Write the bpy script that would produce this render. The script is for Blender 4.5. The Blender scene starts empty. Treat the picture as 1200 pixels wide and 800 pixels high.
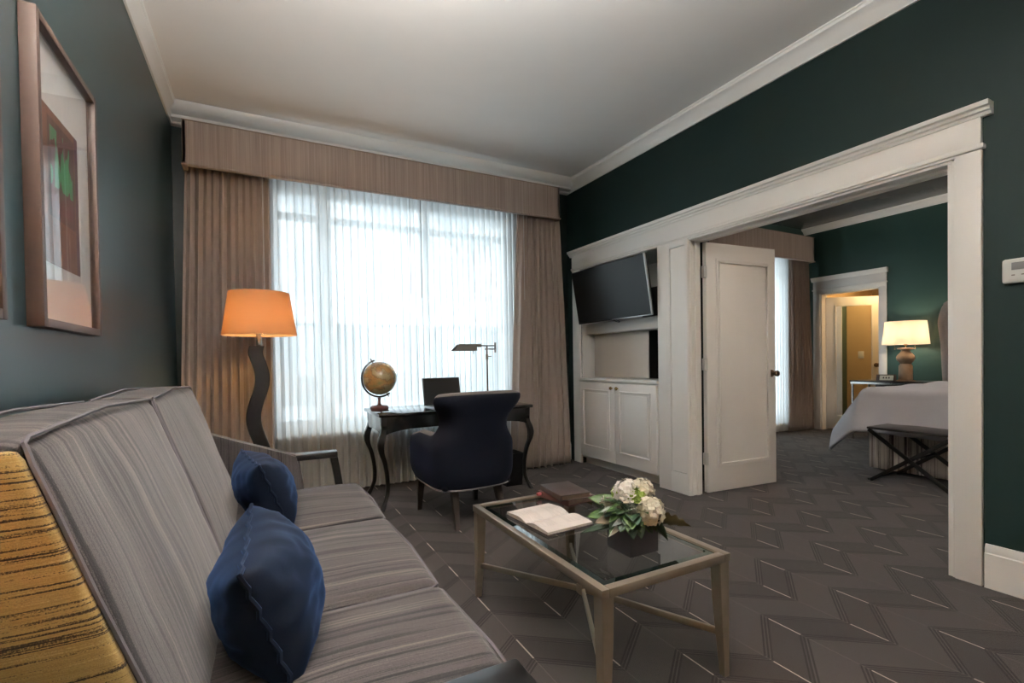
import bpy, bmesh, math, random
from mathutils import Vector, Matrix, noise
PI = math.pi
S = bpy.context.scene
C = S.collection
ORG = {}

# ------------------------------------------------------------------ materials
def newmat(name):
    m = bpy.data.materials.new(name); m.use_nodes = True
    nt = m.node_tree
    for n in list(nt.nodes): nt.nodes.remove(n)
    out = nt.nodes.new('ShaderNodeOutputMaterial')
    return m, nt, out
class NT:
    def __init__(s, nt): s.nt = nt
    def n(s, t, **k):
        x = s.nt.nodes.new(t)
        for a, b in k.items(): setattr(x, a, b)
        return x
    def l(s, a, b): s.nt.links.new(a, b)
    def val(s, sock, v):
        if isinstance(v, (int, float)): sock.default_value = v
        elif isinstance(v, tuple): sock.default_value = v if len(v) == len(sock.default_value) else (*v, 1)
        else: s.l(v, sock)
    def m(s, op, a, b=0.0, c=0.0):
        x = s.n('ShaderNodeMath', operation=op)
        s.val(x.inputs[0], a); s.val(x.inputs[1], b); s.val(x.inputs[2], c)
        return x.outputs[0]
    def mix(s, f, a, b):
        x = s.n('ShaderNodeMix', data_type='RGBA')
        s.val(x.inputs[0], f); s.val(x.inputs[6], a); s.val(x.inputs[7], b)
        return x.outputs[2]
    def noise(s, vec, scale, detail=3, rough=.5):
        x = s.n('ShaderNodeTexNoise'); s.l(vec, x.inputs['Vector'])
        x.inputs['Scale'].default_value = scale; x.inputs['Detail'].default_value = detail
        x.inputs['Roughness'].default_value = rough
        return x.outputs['Fac']
    def coord(s, scale=(1, 1, 1), out='Object'):
        t = s.n('ShaderNodeTexCoord'); mp = s.n('ShaderNodeMapping')
        s.l(t.outputs[out], mp.inputs[0]); mp.inputs['Scale'].default_value = scale
        return mp.outputs[0]
    def ramp(s, f, stops, interp='LINEAR'):
        r = s.n('ShaderNodeValToRGB'); r.color_ramp.interpolation = interp
        e = r.color_ramp.elements
        while len(e) < len(stops): e.new(0.5)
        for i, (p, c) in enumerate(stops): e[i].position = p; e[i].color = (*c, 1)
        s.val(r.inputs[0], f); return r.outputs[0]
    def bump(s, h, strength=.3, dist=.002):
        b = s.n('ShaderNodeBump'); s.l(h, b.inputs['Height'])
        b.inputs['Strength'].default_value = strength; b.inputs['Distance'].default_value = dist
        return b.outputs[0]
def srgb(r, g, b):
    f = lambda c: (c/255/12.92) if c <= 10 else ((c/255+.055)/1.055)**2.4
    return (f(r), f(g), f(b))
def pbr(name, col, rough=.5, metal=0, var=.06, vscale=6, bump=0, bscale=200, sheen=0, coat=0, spec=.5):
    m, nt, out = newmat(name); k = NT(nt)
    b = k.n('ShaderNodeBsdfPrincipled'); k.l(b.outputs[0], out.inputs[0])
    v = k.coord()
    f = k.noise(v, vscale, 4)
    c0 = tuple(max(0, c*(1-var)) for c in col); c1 = tuple(min(1, c*(1+var)) for c in col)
    k.l(k.mix(f, c0, c1), b.inputs['Base Color'])
    b.inputs['Roughness'].default_value = rough; b.inputs['Metallic'].default_value = metal
    b.inputs['Specular IOR Level'].default_value = spec
    if sheen: b.inputs['Sheen Tint'].default_value = (*[min(1, c*9/max(max(col)*9, .01)*.9) for c in col], 1); b.inputs['Sheen Weight'].default_value = sheen; b.inputs['Sheen Roughness'].default_value = .4
    if coat: b.inputs['Coat Weight'].default_value = coat; b.inputs['Coat Roughness'].default_value = .08
    if bump: k.l(k.bump(k.noise(v, bscale, 3), bump), b.inputs['Normal'])
    return m

M = {}
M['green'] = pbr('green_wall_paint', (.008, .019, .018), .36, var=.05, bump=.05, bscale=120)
M['greenlit'] = pbr('green_wall_paint_windowlit', (.022, .046, .052), .36, var=.05, bump=.05, bscale=120, spec=.75)  # same green paint, window's grazing reflection put in as a lighter, bluer base
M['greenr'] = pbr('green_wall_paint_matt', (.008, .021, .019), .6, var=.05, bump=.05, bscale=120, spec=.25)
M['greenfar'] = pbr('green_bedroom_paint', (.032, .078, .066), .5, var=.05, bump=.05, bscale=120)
M['dark'] = pbr('deep_shadow_paint', (.012, .014, .015), .6)
M['trim'] = pbr('white_trim_paint', (.84, .825, .79), .38, var=.02)
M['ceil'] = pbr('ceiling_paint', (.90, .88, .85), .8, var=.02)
M['ceilb'] = pbr('bedroom_ceiling_satin', (.11, .10, .095), .25, var=.04)  # one even dark grey, far darker than the living room ceiling
M['ebony'] = pbr('ebony_wood', (.007, .006, .0055), .32, var=.3, vscale=30, coat=.2)
M['ebony2'] = pbr('espresso_wood', (.03, .022, .018), .45, var=.3, vscale=30)
M['lacquer'] = pbr('black_lacquer', (.007, .0075, .008), .12, coat=.4)
M['grain'] = pbr('frame_wood', (.085, .052, .040), .45, var=.2, vscale=25)
M['grainside'] = pbr('frame_side_wood', (.16, .105, .08), .5, var=.2, vscale=25)
M['mat_board'] = pbr('mat_board', (.80, .80, .79), .8, var=.01)
M['champagne'] = pbr('champagne_metal', (.31, .26, .205), .35, metal=.6, var=.12, vscale=18)
M['brass'] = pbr('brass', (.45, .30, .12), .25, metal=1)
M['agedbrass'] = pbr('aged_brass', (.20, .14, .09), .4, metal=1)
M['pewter'] = pbr('pewter', (.25, .22, .20), .38, metal=.9)
M['steel'] = pbr('steel', (.55, .53, .50), .25, metal=1)
M['velvet'] = pbr('navy_velvet', (.0026, .0065, .017), .75, var=.35, vscale=9, sheen=.22, bump=.15, bscale=300, spec=.2)
M['chairblue'] = pbr('blue_chair_velvet', (.0025, .004, .010), .7, var=.25, vscale=8, sheen=.05, bump=.1, bscale=300, spec=.2)
M['chairgrey'] = pbr('grey_chair_fabric', (.10, .085, .076), .8, var=.1, sheen=.3, bump=.2, bscale=400)
M['plastic'] = pbr('black_plastic', (.008, .008, .009), .35, var=.05)
M['screen'] = pbr('tv_screen', (.010, .010, .010), .3, spec=.35, var=.02)
M['bezel'] = pbr('silver_bezel', (.5, .5, .5), .3, metal=.8)
M['whiteplastic'] = pbr('white_plastic', (.6, .6, .57), .4, var=.02)
M['duvet'] = pbr('white_duvet', (.60, .59, .63), .85, var=.03, bump=.25, bscale=14)
M['leather'] = pbr('brown_leather', (.045, .03, .026), .45, var=.25, vscale=30, bump=.2, bscale=150)
M['leather2'] = pbr('red_leather', (.10, .035, .03), .5, var=.3, vscale=30, bump=.2, bscale=150)
M['pagesbrown'] = pbr('aged_pages', (.14, .10, .07), .8, var=.2, vscale=60)
M['ribbon'] = pbr('pink_ribbon', (.55, .12, .13), .6)
M['leaf'] = pbr('leaf_green', (.040, .085, .016), .5, var=.5, vscale=20)
M['leafdark'] = pbr('leaf_dark', (.012, .035, .014), .5, var=.4, vscale=20)
M['leafbrown'] = pbr('leaf_brown', (.075, .055, .018), .55, var=.4, vscale=20)
M['leafgrey'] = pbr('leaf_silver', (.32, .34, .30), .6, var=.2, vscale=20)
M['petal'] = pbr('cream_petal', (.68, .63, .50), .7, var=.15, vscale=25)
M['petalgreen'] = pbr('green_petal', (.30, .42, .08), .7, var=.2, vscale=25)
M['petalwhite'] = pbr('white_petal', (.78, .74, .68), .7, var=.08, vscale=25)
M['vase'] = pbr('dark_glazed_vase', (.055, .050, .055), .4, var=.1)
M['gourd'] = pbr('tan_ceramic', (.30, .19, .11), .5, var=.25, vscale=20)
M['concrete'] = pbr('pale_sill_stone', (.55, .55, .53), .7)
M['ground'] = pbr('street_pavement', (.55, .55, .55), .9, var=.2)
M['grille'] = pbr('grey_radiator_enamel', (.20, .20, .20), .5)
M['stone'] = pbr('pale_facade_stone', (.75, .74, .74), .8, var=.1, vscale=1)
M['shutter'] = pbr('dark_facade_glass', (.42, .45, .48), .4)
M['bark'] = pbr('bare_bark', (.12, .10, .09), .9)
M['cream'] = pbr('cream_panel', (.55, .50, .44), .3, var=.02)
M['bathwall'] = pbr('tan_wall', (.45, .33, .18), .6)
M['mirror'] = pbr('mirror_silver', (.85, .86, .85), .03, metal=1, var=0)
M['headboard'] = pbr('oatmeal_headboard', (.30, .26, .24), .85, var=.15, vscale=40, bump=.2, bscale=200)
M['bench'] = pbr('dark_bench_leather', (.035, .03, .03), .4, var=.1)
M['ink'] = pbr('clock_ink', (.05, .03, .02), .5)

def emis(name, col, st):
    m, nt, out = newmat(name); e = nt.nodes.new('ShaderNodeEmission')
    e.inputs[0].default_value = (*col, 1); e.inputs[1].default_value = st
    nt.links.new(e.outputs[0], out.inputs[0]); return m

def striped(name, axis, cols, scale=60, rough=.85, contrast=1.0, wob=.01, weave=True):
    """narrow woven stripes running at right angles to the given axis"""
    m, nt, out = newmat(name); k = NT(nt)
    b = k.n('ShaderNodeBsdfPrincipled'); k.l(b.outputs[0], out.inputs[0])
    v = k.coord()
    sep = k.n('ShaderNodeSeparateXYZ'); k.l(v, sep.inputs[0])
    w = k.noise(v, 5, 2)
    a = k.m('ADD', sep.outputs[axis], k.m('MULTIPLY', w, wob))
    comb = k.n('ShaderNodeCombineXYZ'); k.l(a, comb.inputs[0])
    o = [i for i in range(3) if i != axis]
    k.l(k.m('MULTIPLY', sep.outputs[o[0]], .012), comb.inputs[1]); k.l(k.m('MULTIPLY', sep.outputs[o[1]], .012), comb.inputs[2])
    n1 = k.noise(comb.outputs[0], scale, 4, .7)
    n2 = k.noise(comb.outputs[0], scale*.18, 2, .5)
    n3 = k.noise(v, 420, 2)
    f = k.m('ADD', k.m('MULTIPLY', n1, .75), k.m('MULTIPLY', n2, .25))
    f = k.m('ADD', f, k.m('MULTIPLY', k.m('SUBTRACT', n3, .5), .18))
    f = k.m('ADD', k.m('MULTIPLY', k.m('SUBTRACT', f, .5), contrast), .5)
    c = k.ramp(f, cols)
    k.l(c, b.inputs['Base Color']); b.inputs['Roughness'].default_value = rough
    b.inputs['Sheen Weight'].default_value = .25; b.inputs['Specular IOR Level'].default_value = .25
    k.l(k.bump(k.m('ADD', n1, k.m('MULTIPLY', n3, .6)), .35, .002), b.inputs['Normal'])
    return m
sofacols = [(.30, (.007, .006, .007)), (.41, (.034, .028, .029)), (.50, (.088, .076, .072)), (.57, (.040, .033, .033)), (.64, (.088, .077, .074)), (.76, (.15, .125, .108))]
M['sofa'] = striped('sofa_stripe_fabric', 1, sofacols, 55, contrast=2.0)
M['sofazlit'] = striped('sofa_side_amberlit_fabric', 2, [(.30, (.012, .008, .005)), (.42, (.07, .045, .018)), (.50, (.42, .29, .10)), (.62, (.30, .20, .06)), (.72, (.5, .36, .14))], 170, contrast=1.5, wob=.006)  # taupe sofa fabric with amber lamplight put into its colour
M['sofax'] = striped('sofa_arm_fabric', 0, sofacols, 60, contrast=1.2)
M['piping'] = pbr('piping_cord', (.12, .11, .12), .8, bump=.4, bscale=500)
M['valance'] = striped('valance_ribbed_fabric', 0, [(.38, (.32, .255, .225)), (.5, (.40, .325, .285)), (.62, (.47, .385, .34))], 60, wob=0)
M['skirt'] = striped('bed_skirt_stripe', 1, [(.36, (.10, .075, .07)), (.44, (.16, .13, .12)), (.47, (.62, .56, .50)), (.60, (.72, .66, .60)), (.68, (.28, .21, .20))], 22, contrast=1.5, wob=0)
M['drape'] = pbr('taupe_drape', (.36, .295, .255), .85, var=.08, vscale=15, sheen=.3, bump=.1, bscale=400)
M['wand'] = pbr('pale_wand', (.5, .48, .45), .4)

def sheer():
    m, nt, out = newmat('sheer_voile'); k = NT(nt)
    tr = k.n('ShaderNodeBsdfTransparent'); tr.inputs[0].default_value = (1, 1, 1, 1)
    tl = k.n('ShaderNodeBsdfTranslucent'); tl.inputs[0].default_value = (.86, .87, .87, 1)
    df = k.n('ShaderNodeBsdfDiffuse'); df.inputs[0].default_value = (.8, .8, .8, 1)
    mx = k.n('ShaderNodeMixShader'); mx.inputs[0].default_value = .22
    k.l(tl.outputs[0], mx.inputs[1]); k.l(df.outputs[0], mx.inputs[2])
    lw = k.n('ShaderNodeLayerWeight'); lw.inputs[0].default_value = .5
    f = k.m('ADD', .80, k.m('MULTIPLY', lw.outputs['Facing'], .18))
    m2 = k.n('ShaderNodeMixShader'); k.l(f, m2.inputs[0])
    k.l(tr.outputs[0], m2.inputs[1]); k.l(mx.outputs[0], m2.inputs[2]); k.l(m2.outputs[0], out.inputs[0])
    return m
M['sheer'] = sheer()
def glass(name, tint=(.93, .97, .96), refl=.0):
    m, nt, out = newmat(name); k = NT(nt)
    tr = k.n('ShaderNodeBsdfTransparent'); tr.inputs[0].default_value = (*tint, 1)
    gl = k.n('ShaderNodeBsdfGlossy'); gl.inputs['Roughness'].default_value = .01
    fr = k.n('ShaderNodeFresnel'); fr.inputs[0].default_value = 1.5
    geo = k.n('ShaderNodeNewGeometry')
    front = k.m('SUBTRACT', 1.0, geo.outputs['Backfacing'])
    mx = k.n('ShaderNodeMixShader'); k.l(k.m('MULTIPLY', front, k.m('ADD', k.m('MULTIPLY', fr.outputs[0], 1.3), refl)), mx.inputs[0])
    k.l(tr.outputs[0], mx.inputs[1]); k.l(gl.outputs[0], mx.inputs[2]); k.l(mx.outputs[0], out.inputs[0])
    return m
M['glass'] = glass('window_glass'); M['clearglass'] = glass('picture_glass', (.995, .995, .995)); M['tableglass'] = glass('table_glass', (.93, .965, .96), .05)
M['glassedge'] = glass('glass_bevel', (.35, .55, .52), .12)
def shade(name, col, t=.6):
    m, nt, out = newmat(name); k = NT(nt)
    v = k.coord((1, 1, 30)); n = k.noise(v, 12, 3)
    c = k.mix(n, tuple(x*.92 for x in col), col)
    tl = k.n('ShaderNodeBsdfTranslucent'); df = k.n('ShaderNodeBsdfDiffuse')
    k.l(c, tl.inputs[0]); k.l(c, df.inputs[0])
    mx = k.n('ShaderNodeMixShader'); mx.inputs[0].default_value = 1-t
    k.l(tl.outputs[0], mx.inputs[1]); k.l(df.outputs[0], mx.inputs[2]); k.l(mx.outputs[0], out.inputs[0])
    return m
M['shadeorange'] = shade('tan_linen_shade', (.48, .33, .21))
M['shadecream'] = shade('cream_linen_shade', (.90, .83, .72))
M['bulb'] = emis('warm_bulb', (1, .62, .28), 85)
M['bulb2'] = emis('warm_bedside_bulb', (1, .82, .62), 50)
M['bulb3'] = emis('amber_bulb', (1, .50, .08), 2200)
M['bulb4'] = emis('fill_bulb', (1, .965, .93), 640)  # fill light of the added living room pendant
M['bulb5'] = emis('bedroom_fill_bulb', (1, .86, .72), 1300)  # fill light of the added bedroom pendant
M['downlight'] = emis('downlight_disc', (1, .66, .30), 300)

def carpet():
    m, nt, out = newmat('chevron_carpet'); k = NT(nt)
    b = k.n('ShaderNodeBsdfPrincipled'); k.l(b.outputs[0], out.inputs[0])
    v = k.coord(); sep = k.n('ShaderNodeSeparateXYZ'); k.l(v, sep.inputs[0])
    X, Y = sep.outputs[0], sep.outputs[1]
    u = k.m('DIVIDE', k.m('SUBTRACT', X, .914-.2625*40), .2625)
    um = k.m('FLOORED_MODULO', u, 2.0)
    tri = k.m('ABSOLUTE', k.m('SUBTRACT', um, 1.0))
    yy = k.m('SUBTRACT', k.m('SUBTRACT', Y, 1.949-.404*40), k.m('MULTIPLY', tri, .20))
    mm = k.m('FLOORED_MODULO', yy, .404)
    def line(c, w):   # distance to value c under width w
        return k.m('LESS_THAN', k.m('ABSOLUTE', k.m('SUBTRACT', mm, c)), w)
    L = None
    for c in (.004, .020, .036, .232, .248, .264):
        l = line(c, .0046); L = l if L is None else k.m('MAXIMUM', L, l)
    du = k.m('MULTIPLY', k.m('ABSOLUTE', k.m('SUBTRACT', u, k.m('ROUND', u))), .2625)
    dash = k.m('MULTIPLY', k.m('LESS_THAN', du, .0031), k.m('GREATER_THAN', mm, .262))
    dim = k.m('MULTIPLY', k.m('LESS_THAN', du, .0018), k.m('LESS_THAN', mm, .26))
    n = k.noise(v, 260, 3, .7); n2 = k.noise(v, 3, 3)
    leftarm = k.m('LESS_THAN', um, 1.0)
    band = k.m('GREATER_THAN', mm, .25)
    base = k.mix(n, (.028, .023, .021), (.078, .066, .061))
    dk = k.m('MULTIPLY', leftarm, .06)
    dk = k.m('ADD', dk, k.m('MULTIPLY', band, .42))
    dk = k.m('ADD', dk, k.m('MULTIPLY', n2, .15))
    base = k.mix(dk, base, (.02, .016, .015))
    base = k.mix(k.m('MULTIPLY', L, .85), base, (.012, .009, .008))
    base = k.mix(k.m('MULTIPLY', dim, .12), base, (.34, .29, .25))
    base = k.mix(k.m('MULTIPLY', dash, .85), base, (.42, .35, .30))
    k.l(base, b.inputs['Base Color']); b.inputs['Roughness'].default_value = .95
    b.inputs['Specular IOR Level'].default_value = .1; b.inputs['Sheen Weight'].default_value = .12
    k.l(k.bump(k.m('ADD', n, k.m('MULTIPLY', L, -1.5)), .5, .004), b.inputs['Normal'])
    return m
M['carpet'] = carpet()
def printmat(name, seed):
    m, nt, out = newmat(name); k = NT(nt)
    b = k.n('ShaderNodeBsdfPrincipled'); k.l(b.outputs[0], out.inputs[0])
    v = k.coord((1, 1, 1), 'Generated'); sep = k.n('ShaderNodeSeparateXYZ'); k.l(v, sep.inputs[0])
    Y, Z = sep.outputs[1], sep.outputs[2]
    ob = k.coord((1, 6, 2.2)); n = k.noise(ob, 3+seed, 2, .3)
    inw = k.m('MULTIPLY', k.m('MULTIPLY', k.m('GREATER_THAN', Y, .18), k.m('LESS_THAN', Y, .82)), k.m('MULTIPLY', k.m('GREATER_THAN', Z, .36), k.m('LESS_THAN', Z, .90)))
    fr = k.m('MULTIPLY', k.m('MULTIPLY', k.m('GREATER_THAN', Y, .12), k.m('LESS_THAN', Y, .88)), k.m('MULTIPLY', k.m('GREATER_THAN', Z, .31), k.m('LESS_THAN', Z, .95)))
    grn = k.m('MULTIPLY', k.m('GREATER_THAN', n, .52), k.m('GREATER_THAN', Z, .52))
    c = k.mix(k.noise(k.coord((1, 1, 12)), 9, 3), (.16, .055, .03), (.26, .11, .06))
    c = k.mix(fr, c, (.10, .035, .03))
    c = k.mix(inw, c, k.mix(grn, (.13, .03, .035), (.06, .30, .13)))
    c = k.mix(k.m('GREATER_THAN', Y, .90), c, (.10, .03, .06))
    k.l(c, b.inputs['Base Color']); b.inputs['Roughness'].default_value = .6
    return m
M['print'] = printmat('abstract_print', 0); M['print2'] = printmat('abstract_print_b', 2)
def globemat():
    m, nt, out = newmat('antique_globe_map'); k = NT(nt)
    b = k.n('ShaderNodeBsdfPrincipled'); k.l(b.outputs[0], out.inputs[0])
    v = k.coord(); n = k.noise(v, 9, 5, .6)
    c = k.ramp(n, [(.45, (.34, .27, .14)), (.50, (.20, .13, .06)), (.55, (.38, .20, .07)), (.70, (.22, .20, .08))])
    k.l(c, b.inputs['Base Color']); b.inputs['Roughness'].default_value = .25
    return m
M['globe'] = globemat()
def pagemat():
    m, nt, out = newmat('printed_page'); k = NT(nt)
    b = k.n('ShaderNodeBsdfPrincipled'); k.l(b.outputs[0], out.inputs[0])
    v = k.coord(); sep = k.n('ShaderNodeSeparateXYZ'); k.l(v, sep.inputs[0])
    ln = k.m('LESS_THAN', k.m('FLOORED_MODULO', sep.outputs[1], .0075), .0028)
    wd = k.m('GREATER_THAN', k.noise(k.coord((1, .1, 0)), 160, 1), .42)
    inx = k.m('MULTIPLY', k.m('LESS_THAN', k.m('ABSOLUTE', k.m('SUBTRACT', k.m('ABSOLUTE', sep.outputs[0]), .08)), .055), k.m('LESS_THAN', k.m('ABSOLUTE', sep.outputs[1]), .115))
    f = k.m('MULTIPLY', k.m('MULTIPLY', ln, wd), k.m('MULTIPLY', inx, .35))
    k.l(k.mix(f, (.66, .60, .56), (.2, .18, .17)), b.inputs['Base Color']); b.inputs['Roughness'].default_value = .8
    return m
M['page'] = pagemat()
def brick():
    m, nt, out = newmat('pale_red_brick'); k = NT(nt)
    b = k.n('ShaderNodeBsdfPrincipled'); k.l(b.outputs[0], out.inputs[0])
    t = k.n('ShaderNodeTexBrick'); k.l(k.coord((1, 1, 1)), t.inputs[0]); t.inputs['Scale'].default_value = 3
    t.inputs['Color1'].default_value = (.60, .46, .44, 1); t.inputs['Color2'].default_value = (.66, .52, .50, 1)
    k.l(t.outputs[0], b.inputs['Base Color']); b.inputs['Roughness'].default_value = .9
    return m
M['brick'] = brick()

# ------------------------------------------------------------------ mesh helpers
class MB:
    def __init__(s): s.bm = bmesh.new()
    def _add(s, verts, faces):
        vs = [s.bm.verts.new(v) for v in verts]
        for f in faces:
            try: s.bm.faces.new([vs[i] for i in f])
            except ValueError: pass
        return s
    def box(s, lo, hi, bev=0.0, mat=None, seg=2):
        t = bmesh.new(); bmesh.ops.create_cube(t, size=1)
        lo, hi = Vector(lo), Vector(hi); c = (lo+hi)/2; d = hi-lo
        for v in t.verts: v.co = Vector((v.co.x*d.x, v.co.y*d.y, v.co.z*d.z)) + (c if mat is None else Vector((0, 0, 0)))
        if bev: bmesh.ops.bevel(t, geom=list(t.edges), offset=min(bev, min(d)*.49), segments=seg, affect='EDGES', profile=.5)
        if mat is not None:
            for v in t.verts: v.co = mat @ (v.co + c)
        return s.merge(t)
    def merge(s, t):
        t.verts.index_update()
        s._add([v.co.copy() for v in t.verts], [[v.index for v in f.verts] for f in t.faces]); t.free(); return s
    def tube(s, pts, rad, n=10, caps=True, flat=1.0, closed=False):
        pts = [Vector(p) for p in pts]; N = len(pts)
        rad = rad if isinstance(rad, (list, tuple)) else [rad]*N
        verts = []; ref = None
        for i, p in enumerate(pts):
            if closed: t = (pts[(i+1) % N]-pts[i-1])
            else: t = (pts[min(i+1, N-1)]-pts[max(i-1, 0)])
            t.normalize()
            if ref is None:
                ref = Vector((0, 0, 1)) if abs(t.z) < .9 else Vector((1, 0, 0))
            a = (ref - t*ref.dot(t)); a.normalize(); b = t.cross(a); ref = a
            for j in range(n):
                w = 2*PI*j/n; verts.append(p+a*math.cos(w)*rad[i]+b*math.sin(w)*rad[i]*flat)
        faces = []
        for i in range(N if closed else N-1):
            i2 = (i+1) % N
            for j in range(n):
                faces.append((i*n+j, i*n+(j+1) % n, i2*n+(j+1) % n, i2*n+j))
        if caps and not closed: faces += [tuple(range(n))[::-1], tuple(range((N-1)*n, N*n))]
        return s._add(verts, faces)
    def sect(s, pts, sizes, up=(1, 0, 0), bev=.2):
        """square section swept along pts; sizes=(wx,wy) pairs, sections kept horizontal"""
        verts = []; faces = []; N = len(pts)
        for p, (a, b) in zip(pts, sizes):
            c = bev*min(a, b)
            for q in ((a-c, -b), (a, -b+c), (a, b-c), (a-c, b), (-a+c, b), (-a, b-c), (-a, -b+c), (-a+c, -b)):
                verts.append(Vector(p)+Vector((q[0], q[1], 0)))
        for i in range(N-1):
            for j in range(8): faces.append((i*8+j, i*8+(j+1) % 8, (i+1)*8+(j+1) % 8, (i+1)*8+j))
        faces += [tuple(range(8))[::-1], tuple(range((N-1)*8, N*8))]
        return s._add(verts, faces)
    def lathe(s, prof, c=(0, 0, 0), n=32, closed=False):
        verts = []; faces = []; c = Vector(c); N = len(prof)
        for r, z in prof:
            for j in range(n):
                w = 2*PI*j/n; verts.append(c+Vector((r*math.cos(w), r*math.sin(w), z)))
        for i in range(N if closed else N-1):
            i2 = (i+1) % N
            for j in range(n): faces.append((i*n+j, i*n+(j+1) % n, i2*n+(j+1) % n, i2*n+j))
        if not closed:
            if prof[0][0] > 1e-5: faces.append(tuple(range(n))[::-1])
            if prof[-1][0] > 1e-5: faces.append(tuple(range((N-1)*n, N*n)))
        return s._add(verts, faces)
    def grid(s, fn, nu, nv, closeu=False):
        verts = [fn(i/nu, j/nv) for i in range(nu+(0 if closeu else 1)) for j in range(nv+1)]
        faces = []; w = nv+1; R = nu+(0 if closeu else 1)
        for i in range(nu):
            for j in range(nv):
                a = i; b = (i+1) % R if closeu else i+1
                faces.append((a*w+j, b*w+j, b*w+j+1, a*w+j+1))
        return s._add(verts, faces)
    def extrude_outline(s, pts2, fn, d0, d1):
        """outline pts2 (p,q), placed by fn(p,q,d) at depths d0,d1"""
        n = len(pts2); v = [fn(p, q, d0) for p, q in pts2]+[fn(p, q, d1) for p, q in pts2]
        f = [tuple(range(n))[::-1], tuple(range(n, 2*n))]+[(i, (i+1) % n, n+(i+1) % n, n+i) for i in range(n)]
        return s._add(v, f)
    def cushion(s, lo, hi, r=.04, bulge=(0, 0, 0), n=14, xf=None, rough=0.0, seed=0):
        lo, hi = Vector(lo), Vector(hi); c = (lo+hi)/2; h = (hi-lo)/2
        t = bmesh.new(); bmesh.ops.create_cube(t, size=2)
        bmesh.ops.subdivide_edges(t, edges=list(t.edges), cuts=n, use_grid_fill=True)
        def warp(a):
            # concentrate rings near edges
            return math.copysign(1-(1-abs(a))**1.6, a)
        for v in t.verts:
            u = Vector((warp(v.co.x), warp(v.co.y), warp(v.co.z)))
            p = Vector((u.x*h.x, u.y*h.y, u.z*h.z))
            q = Vector([max(-(h[i]-r), min(h[i]-r, p[i])) for i in range(3)])
            d = p-q
            if d.length > 1e-6: p = q+d.normalized()*r
            for i in range(3):
                j, l = [x for x in range(3) if x != i]
                g = bulge[i]*(1-u[j]**2)*(1-u[l]**2)
                p[i] += g*u[i]
            if rough:
                nn = noise.noise(p*7+Vector((seed, 0, 0))); p += Vector((nn, nn*.5, nn))*rough
            p += c
            v.co = xf(p) if xf else p
        return s.merge(t)
    def obj(s, name, mat, parent=None, origin=None, smooth=40, **props):
        bm = s.bm
        if parent is not None: org = ORG[parent]
        elif origin is not None: org = Vector(origin)
        else:
            xs = [v.co.x for v in bm.verts]; ys = [v.co.y for v in bm.verts]; zs = [v.co.z for v in bm.verts]
            org = Vector(((min(xs)+max(xs))/2, (min(ys)+max(ys))/2, min(zs)))
        for v in bm.verts: v.co -= org
        bmesh.ops.recalc_face_normals(bm, faces=bm.faces)
        me = bpy.data.meshes.new(name); bm.to_mesh(me); bm.free()
        me.materials.append(M[mat] if isinstance(mat, str) else mat)
        for p in me.polygons: p.use_smooth = True
        me.set_sharp_from_angle(angle=math.radians(smooth))
        o = bpy.data.objects.new(name, me); C.objects.link(o)
        if parent is not None: o.parent = parent
        else: o.location = org
        ORG[o] = org
        for k_, v_ in props.items(): o[k_] = v_
        return o
def thing(name, label, cat, loc, group=None):
    o = bpy.data.objects.new(name, None); C.objects.link(o); o.location = loc
    o.empty_display_size = .1
    ORG[o] = Vector(loc); o['label'] = label; o['category'] = cat
    if group: o['group'] = group
    return o
def struct(name, mb, mat, **k):
    return mb.obj(name, mat, None, (0, 0, 0), kind='structure', **k)
def bx(*a, **k): return MB().box(*a, **k)
def prof_y(prof, y0, y1):
    """(x,z) profile polygon extruded along y"""
    return MB().extrude_outline(prof, lambda p, q, d: Vector((p, d, q)), y0, y1)
def prof_x(prof, x0, x1):
    return MB().extrude_outline(prof, lambda p, q, d: Vector((d, p, q)), x0, x1)

# ------------------------------------------------------------------ shell
XL, XR, YW, ZC = -.60, 3.17, 4.62, 3.17
XB, XF, YB = 3.33, 7.75, -1.7
struct('floor', bx((XL-.1, YB-.1, -.08), (XF+2.2, YW+.2, 0)), 'carpet')
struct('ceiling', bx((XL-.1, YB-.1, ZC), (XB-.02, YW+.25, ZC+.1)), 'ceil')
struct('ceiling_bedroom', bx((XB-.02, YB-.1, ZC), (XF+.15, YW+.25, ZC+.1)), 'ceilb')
struct('wall_left', bx((XL-.12, YB, 0), (XL, YW, ZC)), 'greenlit')
struct('wall_back', bx((XL-.12, YB-.12, 0), (XF+.1, YB, ZC)), 'ceil')
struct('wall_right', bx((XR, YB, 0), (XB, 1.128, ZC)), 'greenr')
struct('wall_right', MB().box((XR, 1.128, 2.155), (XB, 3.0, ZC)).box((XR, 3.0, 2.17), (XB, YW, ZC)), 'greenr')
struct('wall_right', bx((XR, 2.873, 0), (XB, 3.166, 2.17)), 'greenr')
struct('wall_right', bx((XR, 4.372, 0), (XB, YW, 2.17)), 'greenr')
struct('wall_niche', bx((3.675, 3.1, 0), (3.72, YW, 2.3)), 'greenr')
# window wall (both rooms)
W1 = (.08, 2.42, .55, 2.78); W2 = (4.9, 7.25, .14, 2.78)
w = MB()
for (a, b) in ((XL-.12, W1[0]), (W1[1], XB)): w.box((a, YW, 0), (b, YW+.25, ZC))
w.box((W1[0], YW, 0), (W1[1], YW+.25, W1[2])); w.box((W1[0], YW, W1[3]), (W1[1], YW+.25, ZC))
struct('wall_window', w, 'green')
w = MB()
for (a, b) in ((XB, W2[0]), (W2[1], XF+.1)): w.box((a, YW, 0), (b, YW+.25, ZC))
w.box((W2[0], YW, 0), (W2[1], YW+.25, W2[2])); w.box((W2[0], YW, W2[3]), (W2[1], YW+.25, ZC))
struct('wall_bedroom_window', w, 'greenfar')
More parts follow.
